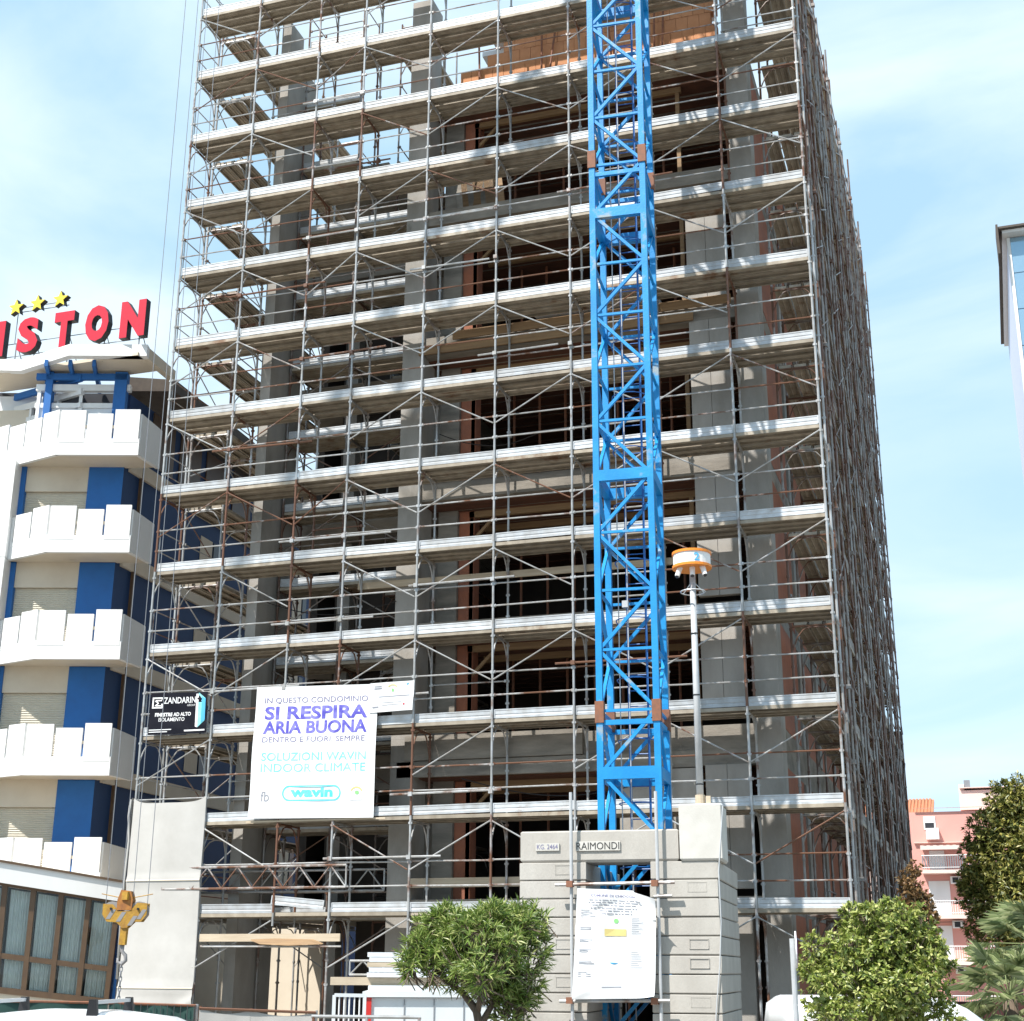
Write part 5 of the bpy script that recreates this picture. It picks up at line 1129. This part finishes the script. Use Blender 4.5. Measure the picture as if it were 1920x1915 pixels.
MB().bar(ga, gb, 0.05, 0.05).bar(V((ga.x, ga.y, G+0.1)), V((gb.x, gb.y, G+0.1)), 0.05, 0.05).bar(V((ga.x, ga.y, G)), ga, 0.05, 0.05, CR).bar(V((gb.x, gb.y, G)), gb, 0.05, 0.05, CR).build('gate_frame', MAT['boxpaint'], bg_)
for i in range(1, 6):
    q = ga.lerp(gb, i/6); MB().tube(V((q.x, q.y, G+0.1)), q, 0.012, 6).build('bar', MAT['white'], bg_)
ta, tb_ = at(584, 1906, 21.5), at(790, 1908, 21.5)
rl = thing('tube_rail', 'long grey tube rail in front of the gate and the container', 'rail', V((ta.x, ta.y, G)))
MB().tube(ta, tb_, 0.024, 8).build('rail', MAT['tube'], rl)
for q in (ta.lerp(tb_, 0.02), ta.lerp(tb_, 0.5), ta.lerp(tb_, 0.98)): MB().tube(V((q.x, q.y, G)), q, 0.024, 8).build('post', MAT['tube'], rl)
# site container
k0, k1 = at(684, 1848, 23.3), at(962, 1846, 23.3); kd = (V((k1.x, k1.y, 0))-V((k0.x, k0.y, 0))); kl = kd.length; kd.normalize(); kn = V((-kd.y, kd.x, 0))
kc = thing('site_container', 'white steel site container with a red corner post behind the oleander', 'container', V((k0.x, k0.y, G)))
def kp(a, b, z): return V((k0.x, k0.y, 0)) + kd*a + kn*b + V((0, 0, z))
def kbox(a0, a1, b0, b1, z0, z1, name, mat, par=None): return MB().hexa([kp(a0, b0, z0), kp(a1, b0, z0), kp(a1, b1, z0), kp(a0, b1, z0), kp(a0, b0, z1), kp(a1, b0, z1), kp(a1, b1, z1), kp(a0, b1, z1)]).build(name, MAT[mat], par or kc)
ZK = k0.z
kbox(0, kl, 0.04, 2.2, G+0.12, ZK-0.18, 'wall', 'boxpaint'); kbox(-0.03, kl+0.03, -0.03, 2.25, ZK-0.17, ZK-0.09, 'roof_rim', 'boxpaint'); kbox(0.05, kl-0.05, 0.05, 2.15, ZK-0.088, ZK, 'roof', 'boxpaint')
kbox(-0.02, 0.11, 0.0, 0.15, G+0.1, ZK-0.172, 'corner_post', 'redpaint')
for i in range(1, 5): kbox(0.15+i*kl/5, 0.165+i*kl/5, 0.025, 0.039, G+0.2, ZK-0.2, 'seam', 'grey')
kbox(-0.02, kl, 0.0, 2.2, G, G+0.11, 'skid', 'redpaint')
kbox(-0.55, 1.6, 0.25, 0.45, ZK+0.002, ZK+0.12, 'timber_beam', 'paleboard')
for i in range(5):
    zt_ = ZK+0.122+i*0.075; o = kbox(0.02+0.03*(i % 2), 1.5+0.05*(i % 3), 0.12, 1.2, zt_, zt_+0.068, 'stacked_board', 'foam' if i != 2 else 'paleboard')
# plank walkway and broken panel on the ground-floor scaffold
wk = thing('timber_walkway', 'long pale timber board laid across tubes below the lowest left decks', 'board', aty(500, 1765, -0.1))
a, b = aty(377, 1757, -0.09), aty(640, 1752, -0.09); MB().box((a.x, -0.16, a.z-0.10), (b.x, -0.11, a.z+0.06)).build('board', MAT['paleboard'], wk)
MB().tube((a.x, -0.08, a.z-0.2), (b.x, -0.08, a.z-0.2), 0.026, 8).build('support_tube', MAT['tube'], wk)
c = aty(530, 1768, -0.2); pan = [V((c.x-0.75, -0.25, c.z+0.05)), V((c.x-0.5, -0.3, c.z-0.03)), V((c.x+0.2, -0.32, c.z-0.06)), V((c.x+0.95, -0.22, c.z-0.03)), V((c.x+0.7, -0.19, c.z+0.05)), V((c.x, -0.165, c.z+0.08))]
MB().prism(pan, V((0, 0.03, 0.02))).build('broken_panel', MAT['timber'], wk)
# sign post
sp0 = at(1485, 1760, 17.0)
sgn = thing('sign_post', 'grey post with a round road sign seen almost edge-on, left of the pale green bush', 'sign', V((sp0.x, sp0.y, G)))
MB().tube(V((sp0.x, sp0.y, G)), V((sp0.x, sp0.y, sp0.z)), 0.03, 10).build('post', MAT['pole'], sgn)
ca_ = V((sp0.x, sp0.y, sp0.z-0.12)); dn = (CR*0.985 - ch_*0.17); dn.z = 0; dn.normalize()
MB().tube(ca_+dn*0.03, ca_+dn*0.045, 0.2, 24).build('plate', MAT['inkwhite'], sgn); MB().tube(ca_+dn*0.046, ca_+dn*0.050, 0.185, 24).build('red_ring', MAT['redpaint'], sgn); MB().tube(ca_+dn*0.051, ca_+dn*0.055, 0.145, 24).build('blue_field', MAT['hblue'], sgn)
